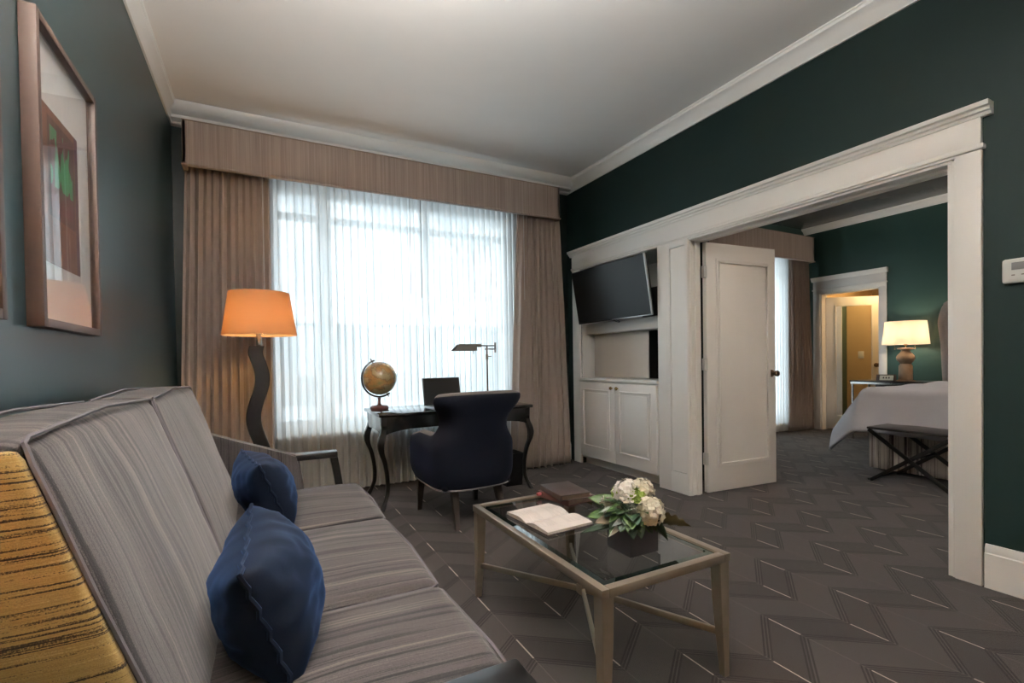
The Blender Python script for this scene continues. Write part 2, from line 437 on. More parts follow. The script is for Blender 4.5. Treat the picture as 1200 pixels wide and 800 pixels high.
# far bedroom wall with bathroom doorway
DY0, DY1, DZ = 3.57, 4.38, 2.12
w = MB()
w.box((XF, YB, 0), (XF+.14, DY0, ZC)); w.box((XF, DY1, 0), (XF+.14, YW, ZC)); w.box((XF, DY0, DZ), (XF+.14, DY1, ZC))
struct('wall_bedroom_far', w, 'greenfar')
w = MB()   # vestibule shell behind the doorway
w.box((XF+.14, 3.2, 0), (XF+2.0, 3.25, 2.6)); w.box((XF+.14, 4.62, 0), (XF+2.0, 4.7, 2.6)); w.box((XF+2.0, 3.2, 0), (XF+2.06, 4.7, 2.6)); w.box((XF+.14, 3.2, 2.5), (XF+2.06, 4.7, 2.6))
struct('wall_bathroom', w, 'bathwall')

# crowns
def crown(y0, y1, x, sgn, d, h, zb):
    pr = [(x, zb), (x+sgn*.012, zb), (x+sgn*.016, zb+h*.12), (x+sgn*d*.35, zb+h*.28), (x+sgn*d*.5, zb+h*.55), (x+sgn*d*.9, zb+h*.74), (x+sgn*d*.92, zb+h*.9), (x+sgn*d, zb+h*.93), (x+sgn*d, zb+h), (x, zb+h)]
    return prof_y(pr, y0, y1)
struct('trim_1', crown(YB, YW, XL, 1, .06, .112, 3.058), 'trim')
struct('trim_2', crown(YB, YW, XR, -1, .10, .112, 3.058), 'trim')
h = .112; zb = 3.058
pr = [(YW, zb), (YW-.06, zb), (YW-.07, zb+.012), (YW-.13, zb+.02), (YW-.14, zb+.04), (YW-.19, zb+.05), (YW-.235, zb+.09), (YW-.24, zb+h), (YW, zb+h)]
struct('trim_3', prof_x(pr, XL, XR), 'trim')
struct('trim_4', crown(YB, YW, XF, -1, .09, .09, 3.08), 'trim')
# baseboards
def bboard(name, y0, y1, x, sgn, hh=.215):
    struct(name, prof_y([(x, 0), (x+sgn*.022, 0), (x+sgn*.022, hh-.045), (x+sgn*.017, hh-.04), (x+sgn*.017, hh-.02), (x+sgn*.008, hh), (x, hh)], y0, y1), 'trim')
bboard('baseboard_right', YB, 1.005, XR, -1); bboard('baseboard_left', YB, YW, XL, 1)
bboard('baseboard_far', YB, DY0-.12, XF, -1, .16)
struct('baseboard_window', prof_x([(YW, 0), (YW-.022, 0), (YW-.022, .17), (YW-.01, .20), (YW, .20)], XL, XR), 'trim')

# door casing + fascia on the right wall
XT = 3.147
w = MB()
w.box((XT, 1.014, 0), (XR+.01, 1.118, 2.16), .003)                     # right casing board
w.box((XT+.008, 1.114, 0), (XR+.01, 1.130, 2.145), .003)
w.box((XT, 1.016, 2.185), (XR+.01, 4.51, 2.33), .003)                  # frieze
w.box((XT-.010, 1.003, 2.163), (XR+.01, 4.515, 2.187), .004)           # bead under the frieze
w.box((XT, 1.11, 2.150), (XR+.01, 4.51, 2.166))
cap = [(XR, 2.318), (XT-.006, 2.318), (XT-.010, 2.332), (XT-.022, 2.337), (XT-.026, 2.350), (XT-.040, 2.356), (XT-.044, 2.378), (XR, 2.378)]
w.extrude_outline(cap, lambda p, q, d: Vector((p, d, q)), .975, 4.54)
struct('trim_5', w, 'trim')
w = MB()   # jambs and inner lining of the opening
w.box((XR-.005, 1.130, 0), (XB+.012, 1.150, 2.14)); w.box((XR+.07, 1.150, 0), (XB-.03, 1.162, 2.13))
w.box((XR-.015, 2.842, 0), (XB-.032, 2.872, 2.15)); w.box((XR-.01, 1.130, 2.135), (XB+.012, 2.85, 2.155))
w.box((XR+.06, 2.83, 0), (XR+.10, 2.845, 2.14)); w.box((XR+.005, 2.836, 0), (XR+.02, 2.843, 2.14)); w.box((XR+.06, 1.16, 2.12), (XR+.10, 2.84, 2.137))
w.box((XB-.005, 1.02, 0), (XB+.015, 1.13, 2.2)); 
struct('trim_6', w, 'trim')
w = MB()   # pilaster right of the cabinet
w.box((XT, 3.040, 0), (XR+.01, 3.185, 2.15), .003)
w.box((XT+.012, 2.868, .18), (XR+.01, 3.045, 2.15)); w.box((XT, 2.868, 0), (XR+.01, 3.042, .175), .005)
w.box((XT, 2.846, 0), (XR+.01, 2.874, 2.15), .004)
w.box((XT, 2.868, 2.10), (XR+.01, 3.045, 2.15), .004)
struct('trim_7', w, 'trim')
w = bx((XT, 4.372, 0), (XR+.01, 4.505, 2.15), .004)
struct('trim_8', w, 'trim')

# windows
def window(idx, W):
    x0, x1, z0, z1 = W
    f = MB()
    f.box((x0, YW+.02, z0), (x0+.07, YW+.14, z1), .004); f.box((x1-.07, YW+.02, z0), (x1, YW+.14, z1), .004)
    f.box((x0, YW+.02, z0), (x1, YW+.14, z0+.10), .004); f.box((x0, YW+.02, z1-.11), (x1, YW+.14, z1), .004)
    f.box((x0, YW+.05, z1-.34), (x1, YW+.11, z1-.28), .004)
    wd = x1-x0
    for c, hw in ((x0+wd*.19, .065), (x0+wd*.6, .045)): f.box((c-hw, YW+.03, z0), (c+hw, YW+.13, z1), .004)
    fo = struct('window_%d' % idx, f, 'trim')
    g = bx((x0+.03, YW+.08, z0+.05), (x1-.03, YW+.086, z1-.05)).obj('window_glass', 'glass', fo)
    sl = MB().box((x0-.06, YW-.10, z0-.035), (x1+.06, YW+.05, z0), .006).obj('window_sill', 'trim', fo)
    rv = MB().box((x0-.001, YW-.01, z0), (x0+.02, YW+.25, z1)).box((x1-.02, YW-.01, z0), (x1+.001, YW+.25, z1)).obj('reveal', 'trim', fo)
window(1, W1); window(2, W2)

# radiator under the sill
r = thing('radiator', 'grey louvred radiator cover below the window sill behind the sheers', 'radiator', (1.3, 4.57, .24))
bx((.36, 4.545, .24), (2.30, 4.617, .51), .005).obj('cover', 'grille', r)
g = MB()
for i in range(38): g.box((.42+i*.05, 4.538, .30), (.436+i*.05, 4.547, .47))
g.obj('louvre', 'pewter', r)

# ------------------------------------------------------------------ outside
struct('ground', bx((-30, YW+.3, -.9), (40, 60, -.8)), 'ground')
b = thing('building', 'pale stone and brick building across the street, blurred by the sheers', 'building', (6, 26, -.8))
bx((-14, 24, -.8), (26, 30, 3.0)).obj('brick_storey', 'brick', b)
bx((-14, 24.1, 3.0), (26, 30, 12.5)).obj('stone_storey', 'stone', b)
bx((-14.2, 23.7, 3.0), (26.2, 24.1, 3.5), .05).obj('cornice', 'stone', b)
for i in range(11):
    for z in (.6, 4.4, 8.2):
        bx((-12.6+i*3.5, 23.93, z), (-11.0+i*3.5, 24.12, z+2.3)).obj('window', 'shutter', b)
t = MB(); random.seed(4)
def branch(p, d, L, r, dep):
    q = p+d*L; t.tube([p, (p+q)/2+Vector((random.uniform(-.05, .05), 0, 0)), q], [r, r*.8, r*.6], 5)
    if dep > 0:
        for _ in range(3):
            nd = (d+Vector((random.uniform(-.7, .7), random.uniform(-.4, .4), random.uniform(-.1, .5)))).normalized()
            branch(q, nd, L*random.uniform(.6, .8), r*.6, dep-1)
branch(Vector((7.0, 15, -.8)), Vector((0, 0, 1)), 2.4, .13, 5)
t.obj('bare_tree', 'bark', None, label='bare street tree outside, faint behind the right part of the sheers', category='tree')

# ------------------------------------------------------------------ curtains
def folds(name, x0t, x1t, x0b, x1b, z0, z1, y, n, amp, mat, parent=None, nz=30, nx=None, seed=0, gather=.06, thick=0, **pr):
    nx = nx or n*10
    rnd = random.Random(seed); ph = [rnd.uniform(-.6, .6) for _ in range(n+2)]; am = [rnd.uniform(.65, 1.25) for _ in range(n+2)]
    def fn(u, v):
        z = z0+(z1-z0)*v; tt = v
        xa = x0b+(x0t-x0b)*tt**1.2; xb = x1b+(x1t-x1b)*tt**1.2
        c = u*n; i = int(min(c, n-1)); f = c-i
        a = am[i]*(1-f)+am[i+1]*f; p = ph[i]*(1-f)+ph[i+1]*f
        w = 2*PI*c+p*(1-v)*1.6
        A = amp*a*(1-.35*v)
        yy = y+A*math.sin(w)+A*.28*math.sin(2*w+p+2*v)
        x = xa+(xb-xa)*u+A*.35*math.sin(2*w)
        yy += .008*noise.noise(Vector((x*4, z*1.5, seed)))
        return Vector((x, yy, z))
    mb = MB().grid(fn, nx, nz)
    o = mb.obj(name, mat, parent, smooth=80, **pr)
    if thick:
        md = o.modifiers.new('thickness', 'SOLIDIFY'); md.thickness = thick; md.offset = 0
    return o
d = thing('drape', 'taupe pleated floor-length drape left of the window, behind the floor lamp', 'curtain', (-.24, 4.40, 0), 'living room drapes')
folds('panel', -.49, .085, -.56, .085, .015, 2.72, 4.41, 11, .045, 'drape', d, seed=1, thick=.003)
MB().tube([(.035, 4.345, 2.70), (.03, 4.345, 1.4), (.022, 4.345, 1.06)], .004, 6).obj('draw_wand', 'wand', d)
d = thing('drape', 'taupe pleated floor-length drape right of the window, beside the white cabinet', 'curtain', (2.7, 4.40, 0), 'living room drapes')
folds('panel', 2.40, 2.90, 2.28, 3.02, .015, 2.72, 4.40, 9, .058, 'drape', d, seed=2, thick=.003)
MB().tube([(2.44, 4.35, 2.70), (2.44, 4.35, 1.79)], .004, 6).obj('draw_wand', 'wand', d)
s1 = thing('sheer_curtain', 'left half of the white sheer curtain, behind globe and floor lamp', 'curtain', (.65, 4.49, 0), 'living room sheers')
folds('panel', .03, 1.33, .02, 1.36, .02, 2.74, 4.50, 20, .024, 'sheer', s1, seed=3, nz=14)
MB().tube([(1.267, 4.455, 2.72), (1.267, 4.455, 1.79)], .003, 6).obj('draw_wand', 'pewter', s1)
s2 = thing('sheer_curtain', 'right half of the white sheer curtain, behind the brass desk lamp', 'curtain', (1.95, 4.49, 0), 'living room sheers')
folds('panel', 1.33, 2.50, 1.36, 2.50, .02, 2.74, 4.495, 19, .024, 'sheer', s2, seed=5, nz=14)
MB().tube([(1.374, 4.455, 2.72), (1.374, 4.455, 1.77)], .003, 6).obj('draw_wand', 'pewter', s2)

def valance(x0, x1, z0, z1, yf, label):
    v = thing('valance', label, 'valance', ((x0+x1)/2, yf+.1, z0))
    MB().box((x0, yf, z0), (x1, yf+.03, z1), .006).box((x0, yf, z0), (x0+.03, YW-.001, z1), .006).box((x1-.03, yf, z0), (x1, YW-.001, z1), .006).obj('fabric_board', 'valance', v)
    MB().tube([(x0, YW-.02, z0+.008), (x0-.004, yf-.004, z0+.008), (x1+.004, yf-.004, z0+.008), (x1, YW-.02, z0+.008)], .010, 8).obj('hem_cord', 'valance', v)
    MB().tube([(x0, yf-.002, z1-.004), (x1, yf-.002, z1-.004)], .005, 8).obj('top_cord', 'drape', v)
valance(-.495, 2.858, 2.655, 2.998, 4.30, 'long taupe ribbed fabric valance boxed above the living room window')
valance(4.4, 7.60, 2.60, 2.98, 4.38, 'peach-lit fabric valance over the bedroom window')
d = thing('drape', 'taupe drape at the bedroom window, beside the mirrored door', 'curtain', (7.4, 4.45, 0))
folds('panel', 7.10, 7.55, 7.08, 7.66, .015, 2.66, 4.47, 9, .035, 'drape', d, seed=7, thick=.003)
s3 = thing('sheer_curtain', 'white sheer curtain at the bedroom window, beyond the open panelled door', 'curtain', (6.2, 4.52, 0))
folds('panel', 4.85, 7.16, 4.85, 7.16, .02, 2.68, 4.52, 34, .024, 'sheer', s3, seed=8, nz=12)

# ------------------------------------------------------------------ built-in cabinet
c = thing('media_cabinet', 'white built-in media cabinet with two panelled doors under the television', 'cabinet', (3.3, 3.77, 0))
y0, y1 = 3.188, 4.366
w = MB()
w.box((3.655, y0-.02, .0), (3.672, y1+.004, 2.165))                                  # back
w.box((3.175, y1-.014, .10), (3.655, y1+.004, 2.165)); w.box((3.175, y0-.02, .10), (3.655, y0, 2.165))
w.box((3.175, y0, 2.148), (3.655, y1, 2.165)); w.box((3.160, y0, .075), (3.655, y1, .095))
w.box((3.22, y0, 1.435), (3.655, y1, 1.545), .003)                                   # divider
w.obj('carcass', 'trim', c)
bx((3.118, y0-.012, .925), (3.655, y1+.004, .955), .004).obj('counter', 'trim', c)
bx((3.215, y0, 0), (3.235, y1, .09)).obj('toe_kick', 'trim', c)
bx((3.155, y0, .09), (3.30, y1, .925)).obj('base_box', 'trim', c)
bx((3.30, y0+.275, .962), (3.312, y1-.06, 1.430), .002).obj('back_panel', 'cream', c, label='glossy cream panel behind the open shelf')
bx((3.45, y0+.001, .958), (3.65, y1-.01, 1.434)).obj('dark_recess', 'plastic', c)
def cabdoor(a, b, ky):
    z0, z1 = .105, .912
    d = MB().box((3.128, a, z0), (3.156, b, z1), .003).obj('door', 'trim', c)
    m = MB(); e = .055; t_ = .014
    A, B, Z0, Z1 = a+e+.015, b-e-.015, z0+e+.06, z1-e-.02
    for q in (((A, Z0), (B, Z0+t_)), ((A, Z1-t_), (B, Z1)), ((A, Z0), (A+t_, Z1)), ((B-t_, Z0), (B, Z1))):
        m.box((3.114, q[0][0], q[0][1]), (3.130, q[1][0], q[1][1]), .004)
    m.box((3.118, A+.035, Z0+.035), (3.130, B-.035, Z1-.035), .007)
    m.obj('panel_moulding', 'trim', d)
    k = MB().lathe([(.006, 0), (.006, .012), (.015, .016), (.018, .024), (.014, .032), (0, .034)], n=16)
    for v in k.bm.verts: v.co = Vector((3.128-v.co.z, ky+v.co.x, .862+v.co.y))
    k.obj('knob', 'brass', d)
cabdoor(3.196, 3.764, 3.715); cabdoor(3.770, 4.356, 3.80)

# television
sc = 1.12
o_ = Vector((0, 0, 1.16))
P = [Vector(p) for p in ((2.648, 3.786, 1.983), (2.703, 2.858, 1.999), (2.780, 2.887, 1.509), (2.725, 3.815, 1.494))]
P = [o_+(p-o_)*sc for p in P]
ctr = sum(P, Vector())/4; ux = (P[1]-P[0]).normalized(); uz = (P[0]-P[3]).normalized(); uz = (uz-ux*uz.dot(ux)).normalized(); un = ux.cross(uz)
if un.x > 0: un = -un
TW = (P[1]-P[0]).length/2; TH = (P[0]-P[3]).length/2
Mt = Matrix((( ux.x, un.x, uz.x, ctr.x), (ux.y, un.y, uz.y, ctr.y), (ux.z, un.z, uz.z, ctr.z), (0, 0, 0, 1)))
tv = thing('television', 'black flat television with thin silver edge tilted on a wall arm above the cabinet', 'television', ctr)
MB().box((-TW, -.035, -TH), (TW, 0, TH), .006, mat=Mt).obj('housing', 'plastic', tv)
MB().box((-TW+.012, -.002, -TH+.022), (TW-.012, .003, TH-.012), mat=Mt).obj('screen', 'screen', tv)
MB().box((TW-.010, -.012, -TH), (TW+.003, .006, TH), .002, mat=Mt).box((0.0, -.012, -TH-.003), (TW, .006, -TH+.008), .002, mat=Mt).obj('bezel', 'bezel', tv)
MB().box((-.2, -.075, -.2), (.2, -.035, .12), .01, mat=Mt).obj('rear_bulge', 'plastic', tv)
a0 = Mt @ Vector((0, -.07, -.05))
MB().box((a0.x-.01, a0.y-.10, a0.z-.1), (a0.x+.05, a0.y+.10, a0.z+.1), .004).tube([a0+Vector((.03, 0, 0)), (3.40, 3.95, 1.72), (3.65, 3.77, 1.72)], .022, 8).box((3.63, 3.65, 1.6), (3.656, 3.9, 1.9)).obj('wall_arm', 'plastic', tv)
cab = [Mt @ Vector((.02+.05*math.sin(i*.5), -.03, -TH-.03*math.sin(i/8*PI))) for i in range(9)]
MB().tube(cab, .004, 6).obj('cable', 'plastic', tv)

# thermostat
t = thing('thermostat', 'white thermostat with grey display on the dark wall right of the doorway', 'thermostat', (XR-.01, .87, 1.49))
MB().cushion((XR-.03, .78, 1.487), (XR, .940, 1.602), .012, n=6).obj('body', 'whiteplastic', t)
bx((XR-.0325, .842, 1.548), (XR-.029, .905, 1.583), .001).obj('display', 'grille', t)
for yy in (.905, .872, .840): bx((XR-.033, yy-.012, 1.521), (XR-.029, yy, 1.527), .001).obj('button', 'pewter', t)

# ------------------------------------------------------------------ doors
def panel_door(name, h0, h1, th, z0, z1, pa, pz):
    """leaf from plan point h0 to h1, thickness away from camera; pa=(start,end) panel along leaf, pz heights"""
    h0, h1 = Vector((*h0, 0)), Vector((*h1, 0)); ax = (h1-h0).normalized(); L = (h1-h0).length
    nn = Vector((-ax.y, ax.x, 0))
    mt = Matrix(((ax.x, nn.x, 0, h0.x), (ax.y, nn.y, 0, h0.y), (0, 0, 1, 0), (0, 0, 0, 1)))
    o = struct(name, MB().box((0, 0, z0), (L, th, z1), .003, mat=mt), 'trim')
    m = MB(); a, b = pa; c_, d_ = pz
    for w_, o2, t_ in ((.028, 0, .010), (.012, .028, .016)):
        for q in (((a+o2, c_+o2), (b-o2, c_+o2+w_)), ((a+o2, d_-o2-w_), (b-o2, d_-o2)), ((a+o2, c_+o2), (a+o2+w_, d_-o2)), ((b-o2-w_, c_+o2), (b-o2, d_-o2))):
            m.box((q[0][0], -t_, q[0][1]), (q[1][0], .001, q[1][1]), .004, mat=mt)
    m.obj('panel_moulding', 'trim', o)
    return o, mt, L
d1, mt, L = panel_door('door_1', (3.326, 2.806), (4.143, 2.739), .042, .012, 2.128, (.105, .745), (.215, 2.0))
def knob(mt, x, z, parent, mat='agedbrass', side=-1):
    k = MB().lathe([(.032, 0), (.032, .006), (.012, .012), (.010, .035), (.024, .045), (.029, .058), (.022, .07), (0, .074)], n=20)
    for v in k.bm.verts: v.co = mt @ Vector((x+v.co.x, side*v.co.z, z+v.co.y))
    k.obj('knob', mat, parent)
knob(mt, L-.055, 1.005, d1)
for z in (.30, 1.10, 1.88):
    MB().box((-.026, -.006, z-.05), (.004, .03, z+.05), .003, mat=mt).obj('hinge', 'whiteplastic', d1)

bx((XF+.30, 3.250, 1.10), (XF+.38, 3.258, 1.22), .003).obj('light_switch', 'whiteplastic', None, label='white switch plate on the tan wall beyond the mirrored door', category='switch')
# bathroom door (mirrored) and its casing
w = MB()
w.box((XF-.022, DY0-.085, 0), (XF+.002, DY0, DZ+.02), .003); w.box((XF-.022, DY1, 0), (XF+.002, DY1+.10, DZ+.02), .003)
w.box((XF-.024, DY0-.085, DZ), (XF+.002, DY1+.10, DZ+.20), .003); w.box((XF-.034, DY0-.095, DZ+.05), (XF, DY1+.11, DZ+.068), .003)
w.extrude_outline([(XF, DZ+.19), (XF-.03, DZ+.19), (XF-.055, DZ+.24), (XF-.055, DZ+.255), (XF, DZ+.255)], lambda p, q, dd: Vector((p, dd, q)), DY0-.105, DY1+.12)
w.box((XF, DY0-.002, 0), (XF+.14, DY0+.018, DZ)); w.box((XF, DY1-.018, 0), (XF+.14, DY1+.002, DZ)); w.box((XF, DY0, DZ-.018), (XF+.14, DY1, DZ+.002))
struct('trim_9', w, 'trim')
h0 = Vector((XF+.10, DY1-.025, 0)); h1 = h0+Vector((.600, -.455, 0))
ax = (h1-h0).normalized(); nn = Vector((-ax.y, ax.x, 0)); 
mt2 = Matrix(((ax.x, nn.x, 0, h0.x), (ax.y, nn.y, 0, h0.y), (0, 0, 1, 0), (0, 0, 0, 1)))
L2 = (h1-h0).length
d2 = struct('door_2', MB().box((0, 0, .012), (L2, .04, DZ-.055), .003, mat=mt2), 'trim')
MB().box((.145, -.004, .22), (L2-.115, 0, 1.92), mat=mt2).obj('mirror', 'mirror', d2)
m = MB()
for q in (((.12, .195), (L2-.09, .22)), ((.12, 1.92), (L2-.09, 1.945)), ((.12, .195), (.145, 1.945)), ((L2-.115, .195), (L2-.09, 1.945))):
    m.box((q[0][0], -.012, q[0][1]), (q[1][0], .001, q[1][1]), .004, mat=mt2)
m.obj('mirror_moulding', 'trim', d2)
knob(mt2, L2-.05, 1.0, d2)
for i, (dx, dy) in enumerate(((.35, .35), (.75, .75))):
    t = thing('downlight', ('warm recessed ceiling spotlight nearest the top of the mirrored door', 'warm recessed ceiling spotlight deeper beyond the mirrored door')[i], 'light', (XF+.2+dx, 3.3+dy, 2.49))
    MB().lathe([(.055, -.006), (.055, .008), (.04, .008), (.04, -.002)], (XF+.2+dx, 3.3+dy, 2.492), 20, closed=True).obj('ring', 'steel', t)
    MB().lathe([(0, 0), (.04, 0), (.04, .004), (0, .004)], (XF+.2+dx, 3.3+dy, 2.492), 20).obj('lamp_disc', 'downlight', t)

# ------------------------------------------------------------------ picture frames
def picture(y0, y1, z0, z1, py0, py1, pz0, pz1, pm, label):
    t = thing('framed_picture', label, 'picture', (XL, (y0+y1)/2, z0), 'framed prints on the left wall')
    d = .040; f = .026; x = XL+.002
    m = MB()
    m.box((x, y0, z0), (x+d, y0+f, z1), .002); m.box((x, y1-f, z0), (x+d, y1, z1), .002)
    m.box((x, y0+f, z0), (x+d, y1-f, z0+f), .002); m.box((x, y0+f, z1-f), (x+d, y1-f, z1), .002)
    m.obj('frame', 'grain', t)
    bx((x+.004, y0+f, z0+f), (x+.014, y1-f, z1-f)).obj('mat_board', 'mat_board', t)
    bx((x+.012, py0, pz0), (x+.0155, py1, pz1)).obj('print', pm, t)
    bx((x+.026, y0+f, z0+f), (x+.029, y1-f, z1-f)).obj('glazing', 'clearglass', t)
picture(1.868, 2.44, 1.28, 2.212, 1.975, 2.29, 1.49, 1.985, 'print', 'wood-framed print of brown and green shapes with wide white mat, on the left wall')
picture(1.07, 1.642, 1.28, 2.212, 1.19, 1.50, 1.49, 1.985, 'print2', 'wood-framed picture cut off at the left edge of the view')

# ------------------------------------------------------------------ sofa
sf = thing('sofa', 'long taupe striped sofa with dark wooden arms along the left wall', 'sofa', (0, 1.84, 0))
def rake(p):   # back cushions lean: local x is depth from front face, z height
    z = p.z; t_ = (z-.45)/.60
    return Vector((p.x-.12-.20*t_, p.y, z))
for i, (a, b) in enumerate(((.975, 1.935), (1.945, 2.905))):
    cu = MB().cushion((-.17, a, .40), (0, b, 1.052), .028, (.022, 0, .014), n=20, xf=rake, rough=.006, seed=i*5).obj('back_cushion', 'sofa', sf, smooth=60)
    for (xx) in (-.004, -.166):
        pts = []
        r = .03; L_ = [(a+.004, .42), (a+.004, 1.045-r), (a+.012, 1.045), (a+r, 1.052), ((a+b)/2, 1.066), (b-r, 1.052), (b-.012, 1.045), (b-.004, 1.045-r), (b-.004, .42)]
        for k_ in range(len(L_)-1):
            for q in range(8):
                f = q/8; pts.append((L_[k_][0]*(1-f)+L_[k_+1][0]*f, L_[k_][1]*(1-f)+L_[k_+1][1]*f))
        pts.append(L_[-1])
        MB().tube([rake(Vector((xx+.004*noise.noise(Vector((y_*20, z_*20, 3))), y_, z_))) for y_, z_ in pts], .0045, 6).obj('piping', 'piping', cu)
    if i == 0:   # boxing band on the end nearest the camera
        MB().cushion((-.163, a-.010, .41), (-.010, a+.03, 1.036), .012, (0, .006, 0), n=12, xf=rake).obj('side_band', 'sofazlit', cu, smooth=60)
SX = .50
for i, (a, b) in enumerate(((.725, 1.463), (1.469, 2.218), (2.224, 2.955))):
    cu = MB().cushion((-.16, a, .315), (SX, b, .452), .035, (.012, 0, .026), n=20, rough=.004, seed=i*3).obj('seat_cushion', 'sofa', sf, smooth=60)
    for zz in (.435, .335):
        MB().tube([(-.1, a+.003, zz), (SX-.03, a+.003, zz), (SX-.008, a+.02, zz), (SX+.006, (a+b)/2, zz+.002), (SX-.008, b-.02, zz), (SX-.03, b-.003, zz), (-.1, b-.003, zz)], .005, 6).obj('piping', 'piping', cu)
MB().box((-.50, .74, .20), (SX-.02, 2.95, .315), .01).obj('seat_rail', 'sofa', sf)
MB().cushion((-.565, .76, .18), (-.46, 2.93, .98), .03, n=8, xf=lambda p: Vector((p.x+(.98-p.z)*.15, p.y, p.z))).obj('back_frame', 'sofa', sf)
for ya, yb, sgn in ((.655, .735, 1), (2.955, 3.035, -1)):
    yc = (ya+yb)/2
    out = [(-.42, .20), (.19, .20), (.20, .46), (.175, .640), (.12, .652), (-.10, .735), (-.20, .775), (-.36, .84), (-.42, .85)]
    up = MB(); n = len(out)
    prof = []
    v0 = [Vector((p, ya, q)) for p, q in out]; v1 = [Vector((p, yb, q)) for p, q in out]
    tt = bmesh.new(); A_ = [tt.verts.new(v) for v in v0]; B_ = [tt.verts.new(v) for v in v1]
    tt.faces.new(A_); tt.faces.new(B_[::-1])
    for i in range(n): tt.faces.new([A_[i], B_[i], B_[(i+1) % n], A_[(i+1) % n]])
    bmesh.ops.bevel(tt, geom=list(tt.edges), offset=.012, segments=3, affect='EDGES')
    up.merge(tt); up.obj('arm_panel', 'sofax', sf, smooth=60)
    m = MB().box((.16, yc-.040, .606), (.385, yc+.040, .642), .006)
    m.obj('arm_rest', 'ebony', sf)
    pts = []; sz = []
    for j in range(17):
        f = j/16; z = .625*(1-f)
        x = .362+.045*math.sin(min(1, f*1.6)*PI/2)-.02*max(0, f-.5)
        pts.append((x, yc, z)); sz.append((.021-.004*f, .030-.006*f))
    MB().sect(pts, sz).obj('arm_post', 'ebony', sf)
    MB().sect([(-.44, yc, .22), (-.49, yc, 0)], [(.025, .025), (.018, .018)]).obj('leg', 'ebony', sf)

# pillows
def pillow(name, mtx, W, H, T, label, seed):
    t = thing(name, label, 'pillow', mtx.translation, 'navy pillows on the sofa')
    def side(sg):
        def fn(u, v):
            a, b = u*2-1, v*2-1
            px = a*W*(1-.055*(1-b*b)); pz = b*H*(1-.06*(1-a*a))
            e = ((1-a**2)*(1-b**2)); e = max(e, 0)
            th = T*(e**.42)
            wr = .012*noise.noise(Vector((a*2.2+seed, b*2.2, sg*3)))+.006*noise.noise(Vector((a*7, b*5+seed, sg)))
            rad = .005*math.sin(14*math.atan2(b, a)+seed)*(max(abs(a), abs(b))**3)
            return mtx @ Vector((px, sg*(th+(wr+rad)*min(1, e*5)), pz))
        return fn
    m = MB().grid(side(1), 30, 30); m.grid(side(-1), 30, 30)
    bmesh.ops.remove_doubles(m.bm, verts=m.bm.verts, dist=.0008)
    body = m.obj('cover', 'velvet', t, smooth=80)
    pts = []
    for s_ in range(4):
        for q in range(16):
            f = q/8-1
            a, b = ((f, 1), (1, -f), (-f, -1), (-1, f))[s_]
            px = a*W*(1-.055*(1-b*b)); pz = b*H*(1-.06*(1-a*a))
            pts.append(mtx @ Vector((px, .004*math.sin(q*2.1+s_), pz)))
    MB().tube(pts, .006, 6, closed=True).obj('seam_flange', 'velvet', body)
def pmat(c, ylen, tilt, yaw, roll=0):
    # local x = along sofa (world y), local y = pillow normal (towards +x up), local z = pillow height
    up = Vector((-math.sin(tilt), 0, math.cos(tilt)))
    al = Vector((0, 1, 0)); no = al.cross(up); 
    R_ = Matrix(((al.x, no.x, up.x), (al.y, no.y, up.y), (al.z, no.z, up.z)))
    R_ = Matrix.Rotation(yaw, 3, 'Z') @ R_ @ Matrix.Rotation(roll, 3, 'Y')
    return Matrix.Translation(c) @ R_.to_4x4()
pillow('throw_pillow', pmat((.005, 1.40, .590), 0, math.radians(20), math.radians(-1)), .275, .145, .125, 'large navy velvet pillow nearest the camera, leaning on the sofa back', 1)
pillow('throw_pillow', pmat((.0, 2.42, .605), 0, math.radians(22), math.radians(10)), .23, .155, .115, 'navy velvet pillow farther along the sofa, partly behind the nearer pillow', 6)

# ------------------------------------------------------------------ floor lamp by the window
def drum(c, rb, rt, z0, z1, mat, parent, name='lamp_shade'):
    return MB().lathe([(rb, z0), (rt, z1), (rt-.004, z1), (rb-.004, z0)], (c[0], c[1], 0), 48, closed=True).obj(name, mat, parent)
LX, LY = -.005, 3.76
fl = thing('floor_lamp', 'floor lamp with lit tan drum shade and wavy black wooden stem beside the window', 'lamp', (LX, LY, 0))
drum((LX, LY), .235, .190, 1.36, 1.655, 'shadeorange', fl)
MB().tube([(LX-.236, LY, 1.361)], .1) if False else None
pts = []; sz = []
for i in range(60):
    f = i/59; z = 1.285*(1-f)+.03*f
    off = -.010+.030*math.sin((1.20-z)*2*PI/.55)*(1 if z < 1.22 else max(0, (1.285-z)/.065))
    pts.append((LX+off-.012, LY, z)); sz.append((.046, .046))
MB().sect(pts, sz, bev=.15).obj('stem', 'ebony', fl)
MB().box((LX-.17, LY-.15, 0), (LX+.15, LY+.15, .035), .008).obj('base', 'ebony', fl)
MB().tube([(LX-.012, LY, 1.285), (LX-.006, LY, 1.42)], .008, 8).lathe([(.016, 1.285), (.020, 1.30), (.016, 1.33), (.018, 1.38), (0, 1.385)], (LX-.010, LY, 0), 14).obj('socket', 'steel', fl)
MB().tube([(LX-.228, LY, 1.37), (LX+.228, LY, 1.37)], .0025, 6).tube([(LX, LY-.228, 1.37), (LX, LY+.228, 1.37)], .0025, 6).obj('spider', 'steel', fl)
MB().lathe([(0, 1.41), (.018, 1.42), (.032, 1.46), (.030, 1.49), (.015, 1.515), (0, 1.52)], (LX, LY, 0), 16).obj('bulb', 'bulb', fl)

